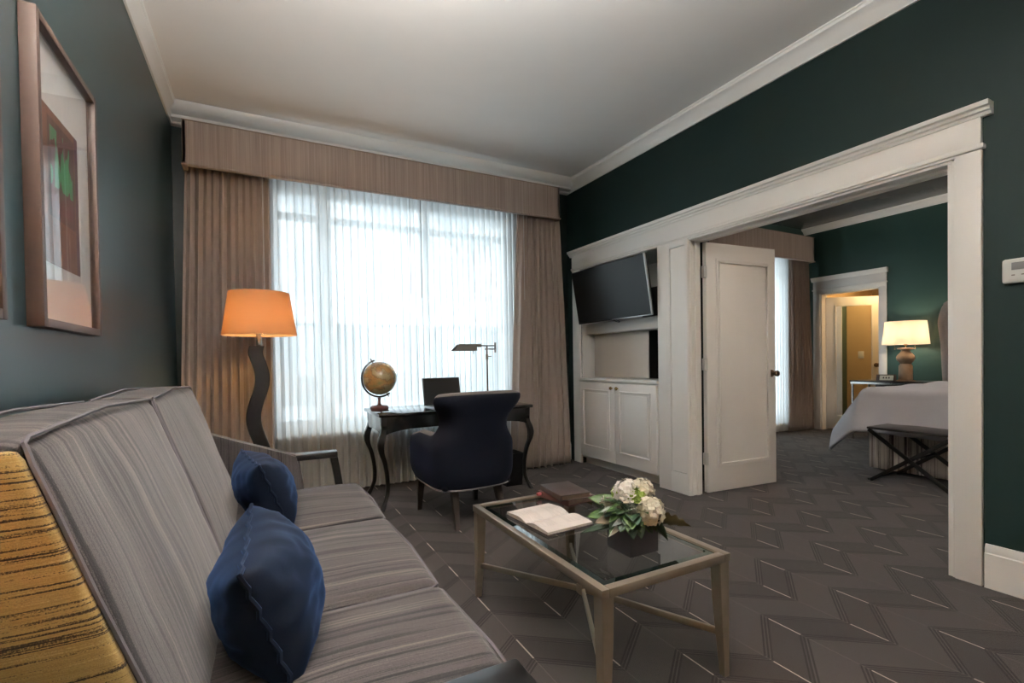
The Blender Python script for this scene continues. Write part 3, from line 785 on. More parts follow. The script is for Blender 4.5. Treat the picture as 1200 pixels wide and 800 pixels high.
# second floor lamp, behind the viewer, that lights the near end of the sofa
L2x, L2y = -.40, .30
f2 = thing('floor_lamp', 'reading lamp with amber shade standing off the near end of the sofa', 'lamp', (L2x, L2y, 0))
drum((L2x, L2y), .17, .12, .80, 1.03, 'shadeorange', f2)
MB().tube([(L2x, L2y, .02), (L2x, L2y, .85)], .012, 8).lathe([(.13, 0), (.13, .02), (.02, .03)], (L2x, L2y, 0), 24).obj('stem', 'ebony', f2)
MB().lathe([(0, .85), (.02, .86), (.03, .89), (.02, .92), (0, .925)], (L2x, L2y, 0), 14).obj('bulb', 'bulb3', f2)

# made-up bowl pendants out of view, added to brighten living room and bedroom
def uplight(x, y, drop, label, bm_='bulb4'):
    p = thing('added_pendant', label, 'lamp', (x, y, ZC), 'added bowl pendants out of view'); z = ZC-drop
    MB().lathe([(0, ZC-.003), (.07, ZC-.003), (.07, ZC-.03), (.008, ZC-.04), (.008, z), (0, z)], (x, y, 0), 24).obj('stem', 'pewter', p)
    MB().lathe([(0, z), (.12, z+.02), (.20, z+.10), (.205, z+.10), (.12, z+.01), (0, z-.01)], (x, y, 0), 32, closed=True).obj('bowl', 'pewter', p)
    MB().lathe([(0, z+.05), (.11, z+.05), (.11, z+.07), (.05, z+.09), (0, z+.095)], (x, y, 0), 24).obj('bulb', bm_, p)
uplight(.25, .95, .62, 'added metal bowl uplight, out of view, brightening the living room')
uplight(5.3, .25, .62, 'added metal bowl uplight, out of view, brightening the bedroom', 'bulb5')

# ------------------------------------------------------------------ desk
dx0, dx1, dy0, dy1, dz = .80, 2.15, 3.735, 4.32, .76
dk = thing('writing_desk', 'black lacquered writing desk with cabriole legs in front of the window', 'desk', ((dx0+dx1)/2, (dy0+dy1)/2, 0))
MB().box((dx0-.01, dy0-.01, dz-.028), (dx1+.01, dy1+.01, dz), .006).obj('desk_top', 'lacquer', dk)
ap = MB()
def apron_front(y, x0, x1):
    pts = [(x0, dz-.028)]; n_ = 24
    low = []
    for i in range(n_+1):
        f = i/n_; x = x0+(x1-x0)*f; e = min(f, 1-f)
        low.append((x, dz-.13-.05*math.exp(-e*14)+.0*f))
    o = [(x0, dz-.028)]+low+[(x1, dz-.028)]
    ap.extrude_outline(o, lambda p, q, d: Vector((p, d, q)), y, y+.02)
apron_front(dy0+.012, dx0+.02, dx1-.02); apron_front(dy1-.032, dx0+.02, dx1-.02)
def apron_side(x):
    o = [(dy0+.02, dz-.028)]+[(dy0+.02+(dy1-dy0-.04)*i/14, dz-.15-.05*math.exp(-min(i/14, 1-i/14)*12)) for i in range(15)]+[(dy1-.02, dz-.028)]
    ap.extrude_outline(o, lambda p, q, d: Vector((d, p, q)), x, x+.02)
apron_side(dx0+.012); apron_side(dx1-.032)
ap.obj('apron', 'lacquer', dk)
for sx, sy in ((0, 0), (1, 0), (0, 1), (1, 1)):
    cx = dx0+.035 if sx == 0 else dx1-.035; cy = dy0+.035 if sy == 0 else dy1-.035
    ox = -1 if sx == 0 else 1; oy = -1 if sy == 0 else 1
    pts, sz = [], []
    for i in range(25):
        f = i/24; z = (dz-.03)*(1-f)
        s_ = .030*math.sin(max(0, (f-.15))/.32*PI)*(1 if f < .47 else 0) if f > .15 else 0
        if f >= .47: s_ = -.028*math.sin((f-.47)/.53*PI)*.9+.030*max(0, (f-.85))/.15
        w_ = .030-.012*min(1, f/.6)+(.006 if f > .92 else 0)
        if .15 < f < .4: w_ += .006*math.sin((f-.15)/.25*PI)
        pts.append((cx+ox*s_, cy+oy*s_*.6, z)); sz.append((w_*.82, w_*.82))
    MB().sect(pts, sz, bev=.25).obj('leg', 'ebony', dk)

# globe
gx, gy = .873, 4.09
gl = thing('desk_globe', 'small antique-toned globe on a dark wooden stand at the left end of the desk', 'globe', (gx, gy, dz))
R = .150; gz = 1.026
sp = MB(); tb = bmesh.new(); bmesh.ops.create_uvsphere(tb, u_segments=40, v_segments=24, radius=R*.93)
for v in tb.verts: v.co += Vector((gx+.006, gy, gz))
sp.merge(tb); sp.obj('sphere', 'globe', gl, smooth=180)
arc = []
for i in range(25):
    a = math.radians(112)+math.radians(180+18)*i/24-math.radians(6)
    arc.append((gx+.006+math.cos(a)*R*1.04*math.cos(.3), gy-math.cos(a)*R*1.04*math.sin(.3)*-.3, gz+math.sin(a)*R*1.04))
MB().tube(arc, .0075, 8, flat=1.0).obj('meridian_arm', 'ebony', gl)
a1, a2 = arc[1], arc[-2]
MB().tube([Vector(a1)+Vector((-.012, 0, .022)), a1, Vector(a1)+Vector((.018, 0, -.03))], .006, 8).obj('pivot', 'pewter', gl)
MB().tube([Vector(a2)+Vector((.012, 0, -.018)), a2, Vector(a2)+Vector((-.006, 0, .018))], .006, 8).obj('pivot', 'pewter', gl)
MB().lathe([(.0, 0), (.070, 0), (.076, .010), (.076, .022), (.064, .034), (.018, .040), (.011, .055), (.010, .085), (.014, .10), (0, .105)], (gx, gy, dz), 28).obj('base', 'leather2', gl)

# laptop
lp = thing('laptop', 'open laptop with dark screen standing on the desk behind the chair', 'laptop', (1.43, 4.05, dz))
mtl = Matrix.Translation((1.43, 4.02, dz)) @ Matrix.Rotation(math.radians(3), 4, 'Z')
MB().box((-.178, -.20, 0), (.178, .035, .016), .005, mat=mtl).obj('base', 'bezel', lp)
mts = mtl @ Matrix.Translation((0, .035, .014)) @ Matrix.Rotation(math.radians(-12), 4, 'X')
sc_ = MB().box((-.178, 0, 0), (.178, .009, .245), .004, mat=mts).obj('lid', 'plastic', lp)
MB().box((-.168, -.001, .014), (.168, .001, .236), mat=mts).obj('screen', 'screen', sc_)
kb = MB()
for r_ in range(4):
    for q in range(12): kb.box((-.15+q*.0252, -.04-r_*.024, .0155), (-.15+q*.0252+.021, -.02-r_*.024, .0175), mat=mtl)
kb.obj('keyboard', 'plastic', lp)

# desk lamp
px, py = 1.87, 4.07
dl = thing('desk_lamp', 'brass pharmacy desk lamp with swing arm at the right end of the desk', 'lamp', (px, py, dz))
MB().lathe([(0, 0), (.075, 0), (.075, .012), (.055, .02), (.04, .024), (.028, .07), (.030, .085), (.024, .095), (.012, .10), (.009, .12)], (px, py, dz), 24).obj('base', 'brass', dl)
MB().tube([(px, py, dz+.08), (px, py, 1.295)], .008, 10).lathe([(.012, 1.17), (.012, 1.215), (.010, 1.22)], (px, py, 0), 12).tube([(px, py, 1.20), (px+.045, py, 1.20)], .004, 6).obj('pole', 'agedbrass', dl)
a = MB()
a.tube([(px-.02, py, 1.268), (px+.085, py, 1.268)], .006, 8).tube([(px+.085, py, 1.235), (px+.085, py, 1.33)], .009, 10)
a.tube([(px+.085, py, 1.300), (px-.09, py, 1.300)], .006, 8).tube([(px-.16, py, 1.302), (px-.06, py, 1.302)], .015, 10)
a.obj('swing_arm', 'pewter', dl)
sh = MB()
sh.extrude_outline([(-.055, 0), (-.028, .062), (.028, .062), (.055, 0), (.050, 0), (.026, .056), (-.026, .056), (-.050, 0)], lambda p, q, d: Vector((d, py+p, 1.252+q)), px-.34, px-.12)
sh.extrude_outline([(-.055, 0), (-.028, .062), (.028, .062), (.055, 0)], lambda p, q, d: Vector((d, py+p, 1.252+q)), px-.128, px-.12)
for v in sh.bm.verts:
    if v.co.x < px-.30: v.co.x += (v.co.z-1.252)*.9
sh.obj('lamp_shade', 'pewter', dl)
MB().tube([(px-.14, py, 1.252), (px-.135, py, 1.225)], .004, 6).obj('switch', 'pewter', dl)

# wastebasket
wb = MB().lathe([(.10, 0), (.115, .29), (.120, .30), (.111, .30), (.097, .012), (0, .012)], (2.05, 3.98, 0), 4)
for v in wb.bm.verts:
    d_ = v.co-Vector((2.05, 3.98, v.co.z)); a_ = PI/4
    v.co = Vector((2.05, 3.98, v.co.z))+Vector((d_.x*math.cos(a_)-d_.y*math.sin(a_), d_.x*math.sin(a_)+d_.y*math.cos(a_), 0))*1.15
wb.obj('wastebasket', 'plastic', None, label='square black wastebasket under the right end of the desk', category='bin')

# ------------------------------------------------------------------ desk chair
chx, chy = 1.335, 3.40
ch = thing('desk_chair', 'blue velvet desk chair with flared wing back and dark tapered legs, back to the camera', 'chair', (chx, chy, 0))
CR = Matrix.Translation((chx, chy, 0)) @ Matrix.Rotation(math.radians(3), 4, 'Z')
def sm(a, b, x): t_ = max(0, min(1, (x-a)/(b-a))); return t_*t_*(3-2*t_)
def plan(u):
    """u -1..1 : front-left arm tip, round the back, to front-right arm tip; returns x,y and outward normal"""
    s_ = abs(u); sg = -1 if u < 0 else 1
    hw, D = .330, .350
    # quarter superellipse back then straight arms
    if s_ < .62:
        a = s_/.62*PI/2
        x = hw*math.sin(a)**.62 if a > 0 else 0; y = -D+.02+.30*(1-math.cos(a)**.62) if a < PI/2 else -D+.32
        y = -D+.30*(1-max(math.cos(a), 0)**.55)
    else:
        f = (s_-.62)/.38; x = hw-.012*f*f; y = -D+.30+.31*f
    return x*sg, y
def ztop(u):
    s_ = abs(u)
    return .950-.012*(s_/.4)**2 if s_ < .42 else .938-(.938-.650)*sm(.42, .60, s_)-.035*sm(.80, 1.0, s_)
def waist(z, s_):
    if z < .55: return 1-.10*sm(.55, .27, z)*0 - .06*sm(.40, .27, z)
    k_ = sm(.55, .70, z)*(1-sm(.72, .90, z))
    return 1-.20*k_-.05*sm(.72, .9, z)*0-.0
def shell(u, v, inner=False):
    x, y = plan(u); s_ = abs(u)
    e = .002; x2, y2 = plan(min(1, u+.01)); x1, y1 = plan(max(-1, u-.01))
    tx, ty = x2-x1, y2-y1; l_ = math.hypot(tx, ty) or 1
    nx_, ny_ = ty/l_, -tx/l_     # outward
    th = .075 if s_ < .5 else .065
    zt = ztop(u); z0_ = .27
    return x, y, nx_, ny_, th, zt, z0_
def sfn(u_, v_):
    u = u_*2-1
    x, y, nx_, ny_, th, zt, z0_ = shell(u, v_)
    # v: 0 outer bottom -> .55 outer top -> .65 inner top -> 1 inner bottom
    if v_ < .52:
        f = v_/.52; z = z0_+(zt-.03-z0_)*f; off = 0
    elif v_ < .72:
        a = (v_-.52)/.20*PI; z = zt-.03+.03*math.sin(a); off = -th*(1-math.cos(a))/2
    else:
        f = (v_-.72)/.28; z = zt-.03+(.36-(zt-.03))*f; off = -th
    wf = waist(z, abs(u))
    lean = -.05*sm(.5, .95, z)*(1-sm(.45, .8, abs(u)))
    roll = .05*sm(.74, .90, z)*(1-.3*sm(.92, .95, z))   # ears roll outwards
    X = (x+nx_*off)*wf; Y = y+ny_*off+lean
    X += math.copysign(roll, x)*sm(.1, .25, abs(x))*.6; Y -= roll*.5*(1-sm(.5, .8, abs(u)))
    if z < .33: X *= 1-.05*(1-(z-.27)/.06); Y = Y*(1-.05*(1-(z-.27)/.06))
    return CR @ Vector((X, Y, z))
NU, NV = 96, 44
mo = MB().grid(sfn, NU, NV)
me_faces = list(mo.bm.faces)
back = mo.bm
# close the arm tips
back.verts.ensure_lookup_table()
wv = NV+1
for row in (0, NU):
    idx = [row*wv+j for j in range(wv)]
    try: back.faces.new([back.verts[i] for i in idx])
    except ValueError: pass
shl = mo.obj('back_shell', 'chairblue', ch, smooth=70)
# inner upholstery in the grey fabric: second material on inner and top faces
shl.data.materials.append(M['chairgrey'])
for p in shl.data.polygons:
    i = p.index
    if i < NU*NV:
        j = i % NV
        if j/NV >= .54: p.material_index = 1
pip = []
for i in range(0, NU+1):
    pip.append(sfn(i/NU, .0)+Vector((0, 0, -.002)))
MB().tube(pip, .006, 6).obj('welt', 'chairgrey', shl)
st = MB()
so = MB().cushion((-.255, -.27, .30), (.255, .33, .475), .045, (0, 0, .02), n=10, xf=lambda p: CR @ p)
so.obj('seat', 'chairblue', ch, smooth=60)
MB().cushion((-.27, -.29, .255), (.27, .30, .31), .03, n=8, xf=lambda p: CR @ p).obj('seat_frame', 'chairblue', ch, smooth=60)
for lx, ly, bx_, by_ in ((-.235, .25, -.245, .275), (.235, .25, .245, .275), (-.17, -.235, -.185, -.315), (.17, -.235, .185, -.315)):
    A = CR @ Vector((lx, ly, .27)); B = CR @ Vector((bx_, by_, 0))
    MB().sect([A, B], [(.028, .028), (.016, .016)], bev=.15).obj('leg', 'ebony2', ch)

# ------------------------------------------------------------------ coffee table
tx0, tx1, ty0, ty1, tz = .908, 1.492, 1.163, 2.177, .45
ct = thing('coffee_table', 'rectangular coffee table with pale metal frame and clear glass top', 'table', ((tx0+tx1)/2, (ty0+ty1)/2, 0))
m = MB(); f = .030; hh = .030
m.box((tx0, ty0, tz-hh), (tx0+f, ty1, tz), .003).box((tx1-f, ty0, tz-hh), (tx1, ty1, tz), .003)
m.box((tx0+f, ty0, tz-hh), (tx1-f, ty0+f, tz), .003).box((tx0+f, ty1-f, tz-hh), (tx1-f, ty1, tz), .003)
m.obj('frame', 'champagne', ct)
g = bx((tx0+f+.026, ty0+f+.026, tz-.012), (tx1-f-.026, ty1-f-.026, tz-.003)).obj('glass_top', 'tableglass', ct)
gb = MB(); b0 = (tx0+f, ty0+f, tx1-f, ty1-f); e = .026
def ringz(o, z): return [(b0[0]+o, b0[1]+o, z), (b0[2]-o, b0[1]+o, z), (b0[2]-o, b0[3]-o, z), (b0[0]+o, b0[3]-o, z)]
vv = [Vector(p) for p in ringz(0.001, tz-.009)+ringz(e, tz-.003)+ringz(.001, tz-.012)+ringz(e, tz-.012)]
ff = []
for i in range(4):
    j = (i+1) % 4; ff += [(i, j, 4+j, 4+i), (8+i, 12+i, 12+j, 8+j), (i, 8+i, 8+j, j)]
gb._add(vv, ff); gb.obj('glass_bevel', 'glassedge', ct)
for sx in (0, 1):
    for sy in (0, 1):
        x = tx0+.004 if sx == 0 else tx1-.004; y = ty0+.004 if sy == 0 else ty1-.004
        kx = 1 if sx == 0 else -1; ky = 1 if sy == 0 else -1
        MB().sect([(x+kx*.023, y+ky*.023, tz-hh), (x+kx*.021, y+ky*.021, .27), (x+kx*.013, y+ky*.013, 0)], [(.023, .023), (.021, .021), (.012, .012)], bev=.08).obj('leg', 'champagne', ct)
cxm, cym = (tx0+tx1)/2, (ty0+ty1)/2
for a, b in (((tx0+.02, ty1-.02), (tx1-.02, ty0+.02)), ((tx0+.02, ty0+.02), (tx1-.02, ty1-.02))):
    A = Vector((*a, .155)); B = Vector((*b, .155)); Cc = Vector((cxm, cym, .175))
    m = MB()
    for p, q in ((A, Cc), (Cc, B)):
        dd = (q-p); Ln = dd.length; d_ = dd.normalized(); n_ = Vector((-d_.y, d_.x, 0)).normalized(); u_ = d_.cross(n_)*-1
        if u_.z < 0: u_ = -u_
        mt_ = Matrix(((d_.x, n_.x, u_.x, p.x), (d_.y, n_.y, u_.y, p.y), (d_.z, n_.z, u_.z, p.z), (0, 0, 0, 1)))
        m.box((0, -.007, -.012), (Ln, .007, .012), .002, mat=mt_)
    m.obj('stretcher', 'champagne', ct)
MB().box((cxm-.020, cym-.020, .158), (cxm+.020, cym+.020, .198), .003).lathe([(.019, .198), (.019, .203), (0, .210)], (cxm, cym, 0), 16).obj('hub', 'champagne', ct)

# open book
bk = thing('open_book', 'open book with cream pages lying on the glass table top', 'book', (1.115, 1.80, tz))
mb_ = Matrix.Translation((1.112, 1.800, tz)) @ Matrix.Rotation(math.radians(4+90), 4, 'Z')
def half(sg):
    def fn(u, v):
        x = u*.160; y = (v-.5)*.235
        z = .006+.022*math.sin(min(1, u*1.9)*PI*.5)*(1-.62*u)
        return mb_ @ Vector((sg*x, y, z))
    return fn
for sg in (1, -1):
    m = MB().grid(half(sg), 16, 4)
    # page block sides
    bm_ = m.bm; n0 = len(bm_.verts); bm_.verts.ensure_lookup_table()
    top = [bm_.verts[i].co.copy() for i in range(n0)]
    def edge_strip(idx):
        vs = [top[i] for i in idx]; lo_ = [Vector((p.x, p.y, tz+.004)) for p in vs]
        k_ = len(vs); m._add(vs+lo_, [(i, i+1, k_+i+1, k_+i) for i in range(k_-1)])
    edge_strip([i*5 for i in range(17)]); edge_strip([i*5+4 for i in range(17)]); edge_strip([16*5+j for j in range(5)])
    o = m.obj('page_block', 'page', bk, smooth=50)
MB().box((-.166, -.122, 0), (.166, .122, .0045), .001, mat=mb_).obj('cover', 'leather', bk)

# stacked books
def closed_book(c, rot, w, l, h_, cov, label):
    t = thing('closed_book', label, 'book', c, 'stacked books on the coffee table')
    mt_ = Matrix.Translation(c) @ Matrix.Rotation(rot, 4, 'Z')
    MB().box((-w/2, -l/2, 0), (w/2, l/2, .004), .0015, mat=mt_).box((-w/2, -l/2, h_-.004), (w/2, l/2, h_), .0015, mat=mt_).box((-w/2-.002, -l/2, 0), (-w/2+.006, l/2, h_), .003, mat=mt_).obj('cover', cov, t)
    MB().box((-w/2+.006, -l/2+.006, .004), (w/2-.006, l/2-.006, h_-.004), mat=mt_).obj('pages', 'pagesbrown', t)
    return t, mt_
t, mt_ = closed_book((1.362, 2.035, tz), math.radians(8), .17, .235, .030, 'leather2', 'reddish-brown leather book under the darker book on the coffee table')
MB().box((-.11, .085, .012), (-.083, .10, .026), .002, mat=mt_).obj('ribbon_marker', 'ribbon', t)
closed_book((1.350, 2.02, tz+.030), math.radians(-6), .165, .235, .028, 'leather', 'dark brown leather book on top of the stack on the coffee table')

# flower arrangement
fx, fy = 1.215, 1.372
fa = thing('flower_arrangement', 'cream and green flowers with dark leaves in a square dark vase on the coffee table', 'flowers', (fx, fy, tz))
m = MB(); s_ = .066
m.box((fx-s_, fy-s_, tz), (fx+s_, fy-s_+.006, tz+.125), .002).box((fx-s_, fy+s_-.006, tz), (fx+s_, fy+s_, tz+.125), .002).box((fx-s_, fy-s_, tz), (fx-s_+.006, fy+s_, tz+.125), .002).box((fx+s_-.006, fy-s_, tz), (fx+s_, fy+s_, tz+.125), .002).box((fx-s_+.001, fy-s_+.001, tz), (fx+s_-.001, fy+s_-.001, tz+.008))
m.obj('vase', 'vase', fa)
rnd = random.Random(11)
def leafmesh(m, base, tip, width, curl=.02, lob=0, tilt=0):
    base, tip = Vector(base), Vector(tip); d = tip-base; L_ = d.length; d.normalize()
    sd = d.cross(Vector((0, 0, 1)));
    if sd.length < .1: sd = Vector((1, 0, 0))
    sd.normalize(); up = sd.cross(d)
    sd, up = sd*math.cos(tilt)+up*math.sin(tilt), up*math.cos(tilt)-sd*math.sin(tilt)
    def fn(u, v):
        wv_ = width*math.sin(min(1, u*1.02)**.8*PI)**.8 if 0 < u < 1 else .0005
        if lob: wv_ *= 1+lob*math.sin(u*34)
        a = v*2-1
        return base+d*L_*u+sd*wv_*a+up*(-curl*u*u*3+abs(a)*wv_*.25)+Vector((0, 0, -.0))
    return m.grid(fn, 12 if not lob else 30, 4)
def solidleaf(m, name, mat):
    o = m.obj(name, mat, fa, smooth=60); md = o.modifiers.new('t', 'SOLIDIFY'); md.thickness = .0012; return o
zc = tz+.155
def dirv(a, e): return Vector((math.cos(a)*math.cos(e), math.sin(a)*math.cos(e), math.sin(e)))
# body of leaves hugging the mound
for i in range(96):
    a = rnd.uniform(0, 2*PI); e = rnd.uniform(-.35, .9); d = dirv(a, e)
    base = Vector((fx, fy, zc-.02))+d*.035; r_ = rnd.uniform(.088, .126)
    m = leafmesh(MB(), base, Vector((fx, fy, zc-.02))+d*r_+Vector((0, 0, -.01)), rnd.uniform(.020, .034), .008)
    solidleaf(m, 'leaf', rnd.choice(['leaf', 'leafdark', 'leafdark', 'leaf', 'leafgrey' if i % 9 == 0 else 'leafdark']))
for i in range(16):   # fringe drooping over the vase rim
    a = i/16*2*PI+rnd.uniform(-.1, .1); base = Vector((fx, fy, tz+.13))+Vector((math.cos(a), math.sin(a), 0))*.05
    tip = Vector((fx, fy, tz+rnd.uniform(.085, .115)))+Vector((math.cos(a), math.sin(a), 0))*rnd.uniform(.105, .125)
    solidleaf(leafmesh(MB(), base, tip, .024, .006), 'leaf', 'leafdark')
# long leaves to camera-left and right
cr = Vector((.886, -.464, 0)); cf = Vector((.464, .886, 0))
def P3(r_, f_, z): return Vector((fx, fy, 0))+cr*r_+cf*f_+Vector((0, 0, tz+z))
for b_, t_, w_, mt_ in ((P3(-.04, .03, .12), P3(-.165, .06, .115), .026, 'leaf'), (P3(-.04, -.02, .11), P3(-.20, .0, .07), .014, 'leafdark'),
                        (P3(-.03, .03, .15), P3(-.15, .07, .185), .028, 'leaf'), (P3(-.02, .0, .12), P3(-.14, -.04, .125), .026, 'leafbrown'),
                        (P3(-.04, .0, .12), P3(-.125, -.03, .085), .020, 'leafgrey'), (P3(-.03, -.04, .13), P3(-.075, -.09, .13), .012, 'leafgrey'), (P3(-.04, -.03, .11), P3(-.09, -.09, .09), .010, 'leafgrey')):
    solidleaf(leafmesh(MB(), b_, t_, w_, .01, 0, .8), 'leaf', mt_)
solidleaf(leafmesh(MB(), P3(.06, .01, .115), P3(.225, .02, .082), .030, .004, .22, 1.0), 'leaf', 'leafbrown')
solidleaf(leafmesh(MB(), P3(.05, -.04, .12), P3(.12, -.08, .075), .034, .008, 0, .9), 'leaf', 'leafdark')
# hydrangea-like heads
def bloom(c, r_, mat, n_=60, pet=.012, name='bloom'):
    m = MB(); g_ = PI*(3-5**.5)
    for i in range(n_):
        z = 1-1.75*i/n_; rr = math.sqrt(max(0, 1-z*z)); a = g_*i
        d = Vector((rr*math.cos(a), rr*math.sin(a), z)); c0 = c+d*r_*rnd.uniform(.80, 1.14)+Vector((rnd.uniform(-1, 1), rnd.uniform(-1, 1), rnd.uniform(-1, 1)))*.003
        t1 = d.cross(Vector((0, 0, 1)));
        if t1.length < .1: t1 = Vector((1, 0, 0))
        t1.normalize(); t2 = d.cross(t1); w0 = rnd.uniform(0, PI)
        for q in range(4):
            w_ = w0+q*PI/2; e1 = t1*math.cos(w_)+t2*math.sin(w_); e2 = t1*-math.sin(w_)+t2*math.cos(w_)
            pts = [c0, c0+e1*pet*.6+e2*pet*.55+d*.002, c0+e1*pet*1.15+d*.0045, c0+e1*pet*.6-e2*pet*.55+d*.002, c0-d*.004]
            m._add(pts, [(0, 1, 2), (0, 2, 3), (4, 2, 1), (4, 3, 2), (0, 4, 1), (0, 3, 4)])
    tb = bmesh.new(); bmesh.ops.create_icosphere(tb, subdivisions=2, radius=r_*.86)
    for v in tb.verts: v.co += c
    m.merge(tb)
    return m.obj(name, mat, fa, smooth=60)
bloom(P3(.050, -.055, .155), .047, 'petal', 90, .014)
bloom(P3(-.015, .02, .205), .042, 'petalwhite', 60, .014)
bloom(P3(.045, .035, .205), .043, 'petal', 60, .013)
bloom(P3(.015, -.01, .190), .030, 'petalgreen', 60, .010)
bloom(P3(.035, .0, .185), .022, 'petalgreen', 40, .009)
bloom(P3(-.045, .035, .200), .018, 'petalgreen', 30, .010)
bloom(P3(-.075, .04, .150), .018, 'petalwhite', 14, .016)
bloom(P3(-.012, -.055, .165), .020, 'leafgrey', 70, .004)
# freesia-like white trumpets
for k_, c_ in enumerate((P3(-.030, -.020, .195), P3(-.022, -.045, .185), P3(-.035, .01, .215), P3(-.045, -.035, .165), P3(.005, .01, .222), P3(.02, .02, .215), P3(-.055, .03, .21), P3(.06, .045, .20), P3(-.01, -.03, .205), P3(.03, .05, .22), P3(-.09, .03, .135), P3(-.1, .05, .165))):
    m = MB(); ax_ = (c_-Vector((fx, fy, tz+.12))).normalized()
    t1 = ax_.cross(Vector((0, .3, 1))).normalized(); t2 = ax_.cross(t1)
    for q in range(6):
        w_ = q*PI/3+k_; e1 = t1*math.cos(w_)+t2*math.sin(w_); e2 = t1*-math.sin(w_)+t2*math.cos(w_)
        p = [c_-ax_*.014, c_+e1*.008+e2*.006, c_+e1*.019+ax_*.006+e2*.004, c_+e1*.019+ax_*.006-e2*.004, c_+e1*.008-e2*.006]
        m._add(p+[x-ax_*.0015 for x in p], [(0, 1, 2, 3, 4), (5, 9, 8, 7, 6), (1, 6, 7, 2), (2, 7, 8, 3), (3, 8, 9, 4)])
    m.obj('trumpet_flower', 'petalwhite', fa, smooth=60)

# ------------------------------------------------------------------ bedroom furniture
bf, bs = 5.46, 2.62
bd = thing('bed', 'large bed with striped skirt and tall oatmeal wing headboard in the next room', 'bed', (6.5, 1.65, 0))
bx((bf+.03, .72, .10), (7.55, bs-.03, .46), .02).obj('box_base', 'duvet', bd)
MB().cushion((bf+.01, .70, .46), (7.55, bs-.02, .76), .05, n=6).obj('mattress', 'duvet', bd, smooth=60)
def skirt(u, v):
    per = u*(1.92+2.0)
    w_ = .004*math.sin(per*60)*(1-v)
    if per < 2.0: return Vector((7.46-per, bs+w_, .02+.46*v))
    return Vector((bf-w_, bs-(per-2.0), .02+.46*v))
sk = MB().grid(skirt, 260, 4).obj('bed_skirt', 'skirt', bd, smooth=60); md = sk.modifiers.new('t', 'SOLIDIFY'); md.thickness = .003
ho = [(.55, .15), (2.72, .15), (2.74, .80), (2.745, 1.1), (2.77, 1.35), (2.80, 1.55), (2.81, 1.68), (2.79, 1.79), (2.73, 1.825), (2.2, 1.83), (1.1, 1.83), (.5, 1.82)]
tt = MB().extrude_outline(ho, lambda p, q, d: Vector((d, p, q)), 7.56, 7.68); tt.obj('headboard', 'headboard', bd)
def wing(yc, sg):
    m = MB(); n_ = 40; prof = []
    for i in range(n_+1):
        z = .15+1.67*i/n_
        y = 2.745+.06*math.exp(-((z-1.62)/.28)**2)*1.0+.012*math.sin((z-.8)*5)
        if z > 1.72: y -= .05*((z-1.72)/.10)**2
        dep = .30-.10*sm(1.5, 1.82, z)
        prof.append((y, z, dep))
    def fn(u, v):
        i = min(n_, int(round(u*n_))); y, z, dep = prof[i]
        a = v*2*PI; w_ = .045
        # rounded rectangle section in x-y
        cx_ = math.copysign(abs(math.cos(a))**.35, math.cos(a)); sy_ = math.copysign(abs(math.sin(a))**.35, math.sin(a))
        yy = y-w_+sy_*w_
        if sg < 0: yy = 2*1.66-yy
        return Vector((7.68-dep/2-cx_*dep/2, yy, z))
    m.grid(fn, n_, 24)
    bm_ = m.bm; bm_.verts.ensure_lookup_table()
    bm_.faces.new([bm_.verts[n_*25+j] for j in range(24)])
    m.obj('headboard_wing', 'headboard', bd, smooth=60)
wing(0, 1); wing(0, -1)
# duvet (drapes over foot and side)
def duv(u, v):
    # u : 0 head .. 1 foot hem ; v : 0 far side .. 1 near-door side hem
    a = -1.70+u*(1.70+.50); b = -1.95+v*(1.95+.56)
    zt = .83
    def prof(d, out):
        if d <= 0: return 0, 0
        if d < .12:
            th = d/.12*PI/2; return .07*math.sin(th), .07*(1-math.cos(th))
        return .07+out*(d-.12), .07+(d-.12)*math.sqrt(1-out*out)
    ga, ha = prof(a, .30); gb_, hb = prof(b, .55)
    x = (bf-.01)-ga - (a if a < 0 else 0); y = (bs-.02)+gb_ + (b if b < 0 else 0)
    z = zt-(ha**1.7+hb**1.7)**(1/1.7)
    nz_ = noise.noise(Vector((x*3, y*3, z*2)))
    if ha > 0 or hb > 0:
        f = min(1, (ha+hb)*3)
        x -= f*(.018*math.sin(y*17+2*nz_)+.01*nz_); y += f*(.016*math.sin(x*19+2*nz_))
    z += .018*nz_+.008*noise.noise(Vector((x*9, y*9, 0)))
    if a < 0 and b < 0: z += .035*min(1, -a*2.2)*min(1, -b*2.2)
    return Vector((x, y, max(z, .05)))
dv = MB().grid(duv, 90, 90).obj('duvet', 'duvet', None, smooth=80, label='plump white duvet draped over the foot and side of the bed', category='duvet')
md = dv.modifiers.new('t', 'SOLIDIFY'); md.thickness = .03; md.offset = -1

# folding bench
bn = thing('folding_bench', 'dark X-frame luggage bench with flat seat at the foot of the bed', 'bench', (5.19, 1.76, 0))
by0, by1, bx0_, bx1_ = 1.74, 2.385, 4.94, 5.44
MB().box((bx0_-.01, by0, .478), (bx1_+.01, by1, .500), .006).obj('seat', 'bench', bn)
for x in (bx0_+.01, bx1_-.01):
    for ya, yb in ((by1-.01, by0+.01), (by0+.01, by1-.01)):
        off = .012 if ya > yb else -.012
        A = Vector((x+off, ya, .0)); B = Vector((x+off, yb, .48)); d_ = (B-A); Ln = d_.length; d_.normalize()
        n_ = Vector((1, 0, 0)); u_ = d_.cross(n_)
        mt_ = Matrix(((d_.x, n_.x, u_.x, A.x), (d_.y, n_.y, u_.y, A.y), (d_.z, n_.z, u_.z, A.z), (0, 0, 0, 1)))
        MB().box((0.006, -.010, -.016), (Ln-.005, .010, .016), .003, mat=mt_).obj('leg', 'ebony', bn)
